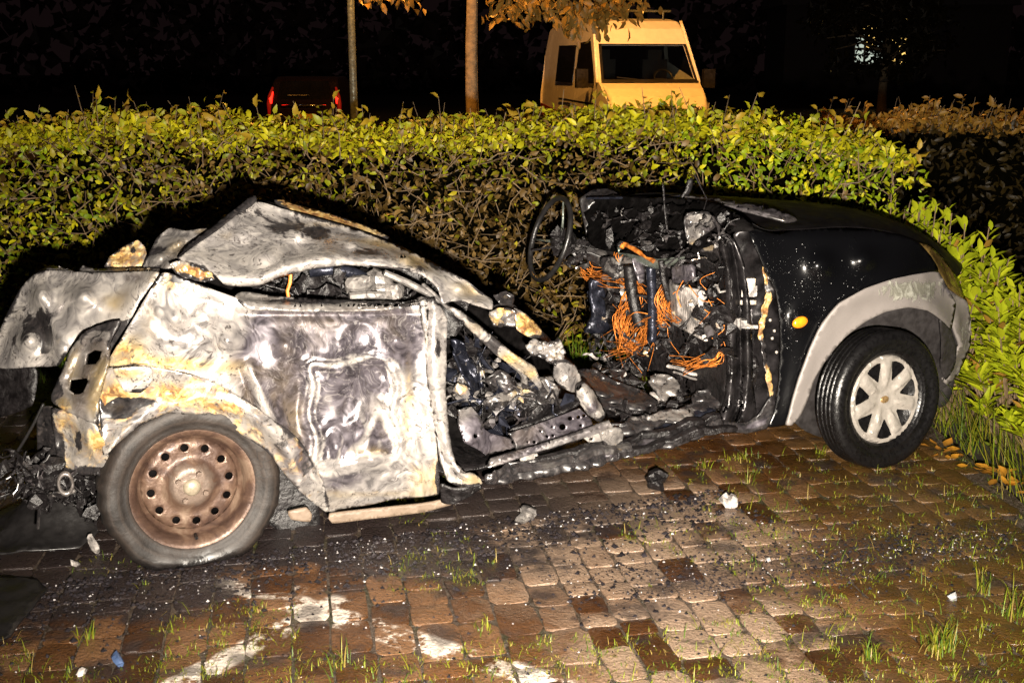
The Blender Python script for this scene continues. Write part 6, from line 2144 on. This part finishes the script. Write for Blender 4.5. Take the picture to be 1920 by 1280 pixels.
# crumbs of glass, plastic and charcoal
V, F = [], []
def crumbs(n, pick, size):
    for _ in range(n):
        p = pick()
        if p is None:
            continue
        s = random.uniform(*size) * (random.random() ** 1.5 * 1.3 + .4)
        a = random.uniform(0, 6.28)
        b = len(V)
        for k in range(4):
            t = a + k * 1.57 + random.uniform(-.4, .4)
            V.append((p[0] + math.cos(t) * s, p[1] + math.sin(t) * s * .8, .002 + random.uniform(0, .3) * s))
        V.append((p[0] + random.uniform(-.3, .3) * s, p[1] + random.uniform(-.3, .3) * s, .004 + s * random.uniform(.4, 1.0)))
        for k in range(4):
            F.append((b + k, b + (k + 1) % 4, b + 4))
def near_car():
    u, w = random.uniform(-.75, 2.0), abs(random.gauss(0, .20)) - .05
    return WR + CU * u - CV * w
def streak():
    t = random.random()
    p, q = ground(1080, 1110), ground(1880, 1010)
    return p + (q - p) * t + np.array([random.gauss(0, .10), random.gauss(0, .12), 0])
def anywhere():
    return ground(random.uniform(0, 1900), random.uniform(930, 1300))
crumbs(2600, near_car, (.003, .009))
crumbs(1300, streak, (.002, .007))
crumbs(700, anywhere, (.002, .005))
o = link('charred_crumbs', mesh_np('charred_crumbs', V, np.array(F)), plain('charred_crumbs', (.022, .019, .022), .22, 0, 0, 25, .6), kind='stuff')
V, F = [], []
crumbs(300, near_car, (.002, .005))
crumbs(220, streak, (.0015, .004))
crumbs(160, anywhere, (.0015, .003))
link('ash_crumbs', mesh_np('ash_crumbs', V, np.array(F)), plain('ash_crumbs', (.55, .52, .52), .3, .2, 0, 25, .4), kind='stuff')

# grass: tufts and blades in the joints
def blades_mesh(name, items, col, mat, parent=None, loc=None, kind=None):
    """items: (base, height, lean vector, width)"""
    vs, fs, cs = [], [], []
    for b, h, l, w in items:
        b = np.asarray(b, float)
        l = np.asarray(l, float)
        s = np.array([-l[1], l[0], 0])
        s = s / max(np.linalg.norm(s), 1e-6) * w
        k = len(vs)
        m1 = b + np.array([0, 0, h * .45]) + l * h * .25
        m2 = b + np.array([0, 0, h * .80]) + l * h * .62
        t = b + np.array([0, 0, h * (1.0 - .25 * np.linalg.norm(l))]) + l * h * 1.1
        vs += [b - s, b + s, m1 + s * .85, m1 - s * .85, m2 + s * .55, m2 - s * .55, t]
        fs += [(k, k + 1, k + 2), (k, k + 2, k + 3), (k + 3, k + 2, k + 4), (k + 3, k + 4, k + 5), (k + 5, k + 4, k + 6)]
        c = col(b)
        cs += [c] * 7
    me = mesh_np(name, vs, np.array(fs))
    set_col(me, 'leaf', cs)
    return link(name, me, mat, parent, loc, kind)

def gcol(b):
    q = random.random()
    if q < .6:
        return (.16 + .08 * q, .17 + .06 * random.random(), .012)
    if q < .85:
        return (.07, .12, .012)
    return (.30, .22, .06)

def tuft(px, py, n, h, spread, label):
    g = ground(px, py)
    it = []
    for _ in range(n):
        a = random.uniform(0, 6.28)
        l = random.uniform(.2, 1.0)
        it.append(((random.gauss(0, spread), random.gauss(0, spread), -.01), h * random.uniform(.5, 1.1), (math.cos(a) * l, math.sin(a) * l, 0), random.uniform(.0012, .0024)))
    o = blades_mesh('grass_tuft', it, gcol, M['grass'], loc=(g[0], g[1], 0))
    tag(o, label, 'grass tuft', 'grass tufts growing between the setts')
tuft(1762, 1222, 90, .10, .022, 'biggest bright grass tuft near the bottom right corner')
tuft(1540, 850, 26, .055, .012, 'small grass tuft touching the front tyre on its left')
tuft(1385, 860, 34, .045, .030, 'low mossy grass tuft in front of the dark door post')
tuft(1404, 905, 14, .08, .02, 'thin grass tuft between white scrap and front wheel')
tuft(1322, 876, 14, .05, .014, 'tiny grass tuft below the torn sill')
tuft(1838, 1108, 16, .11, .014, 'tall thin grass tuft above the biggest tuft')
tuft(1630, 1236, 22, .08, .016, 'straw grass tuft left of the biggest tuft')
tuft(1222, 1098, 8, .022, .006, 'single bright green sprig in the middle of the setts')
tuft(905, 1180, 20, .05, .014, 'rusty moss tuft beside the white marking')
tuft(640, 1250, 12, .09, .012, 'thin yellow grass tuft at the bottom left of centre')
tuft(160, 1200, 14, .07, .02, 'sparse grass tuft at the lower left')
tuft(270, 1096, 9, .03, .010, 'tiny green sprig under the burnt rear tyre')
tuft(1905, 1160, 20, .14, .02, 'grass tuft at the very right edge of the setts')
# long grass at the foot of the laurels
it = []
for _ in range(420):
    y = random.uniform(3.6, 5.4)
    x = 2.02 + random.gauss(.10, .10)
    a = random.gauss(math.pi, 1.0)
    l = random.uniform(.3, 1.2)
    it.append(((x, y, -.06), random.uniform(.12, .38), (math.cos(a) * l, math.sin(a) * l, 0), random.uniform(.0015, .003)))
blades_mesh('grass', it, gcol, M['grass'], kind='stuff')
it = []
for _ in range(3200):
    g = ground(random.uniform(-20, 1940), random.uniform(850, 1300))
    if g[0] > edge_x(0):
        continue
    gx, gb = float((g - GO) @ GA), float((g - GO) @ GB)
    wet = nz(g, 2.0, 6)
    if wet < .02 and g[0] < .75:
        continue
    for _ in range(random.randint(3, 9)):
        a = random.uniform(0, 6.28)
        l = random.uniform(.3, 1.3)
        it.append(((g[0] + random.gauss(0, .012), g[1] + random.gauss(0, .012), -.006), random.uniform(.006, .022) if random.random() < .955 else random.uniform(.025, .06), (math.cos(a) * l, math.sin(a) * l, 0), random.uniform(.0008, .0018)))
blades_mesh('joint_grass', it, gcol, M['grass'], kind='stuff')
# grass and low weeds at the foot of the hedge, seen through the gap behind the steering wheel
it = []
for _ in range(2600):
    x, y = random.uniform(-2.5, 2.3), random.uniform(5.85, 6.3)
    a = random.uniform(0, 6.28)
    l = random.uniform(.2, 1.0)
    it.append(((x, y, -.02), random.uniform(.06, .26), (math.cos(a) * l, math.sin(a) * l, 0), random.uniform(.002, .004)))
blades_mesh('verge_grass', it, lambda b: (.07 + .06 * random.random(), .13 + .07 * random.random(), .012), M['grass'], kind='stuff')

# fallen leaves along the kerb
def dead_leaf(px, py, s, col, rz):
    g = ground(px, py)
    P = np.array([[0, 0, .006]])
    D = np.array([[math.cos(rz), math.sin(rz), random.uniform(-.1, .25)]])
    N = np.array([[random.gauss(0, .35), random.gauss(0, .35), 1.0]])
    o = leaves('fallen_leaf', P, D, N, np.array([s]), np.array([s * .55]), np.array([col]), M['leaf_big'], None, kind=None, rich=True, droop=-.12)
    o.location = (g[0], g[1], .006 + random.uniform(0, .012))
    return o

lf = []
for i in range(34):
    t = random.random()
    px, py = 1745 + 175 * t + random.gauss(0, 14), 838 + 82 * t + random.gauss(0, 9)
    q = random.random()
    o = dead_leaf(px, py, random.uniform(.045, .085), (.30 + .15 * q, .13 + .08 * q, .02), random.uniform(0, 6.28))
    tag(o, 'dry orange brown leaf lying along the pavement edge below the laurels', 'leaf', 'fallen leaves along the pavement edge')
o = dead_leaf(1868, 846, .07, (.16, .20, .02), 2.0)
tag(o, 'fresh green fallen leaf among the dry ones at the pavement edge', 'leaf')
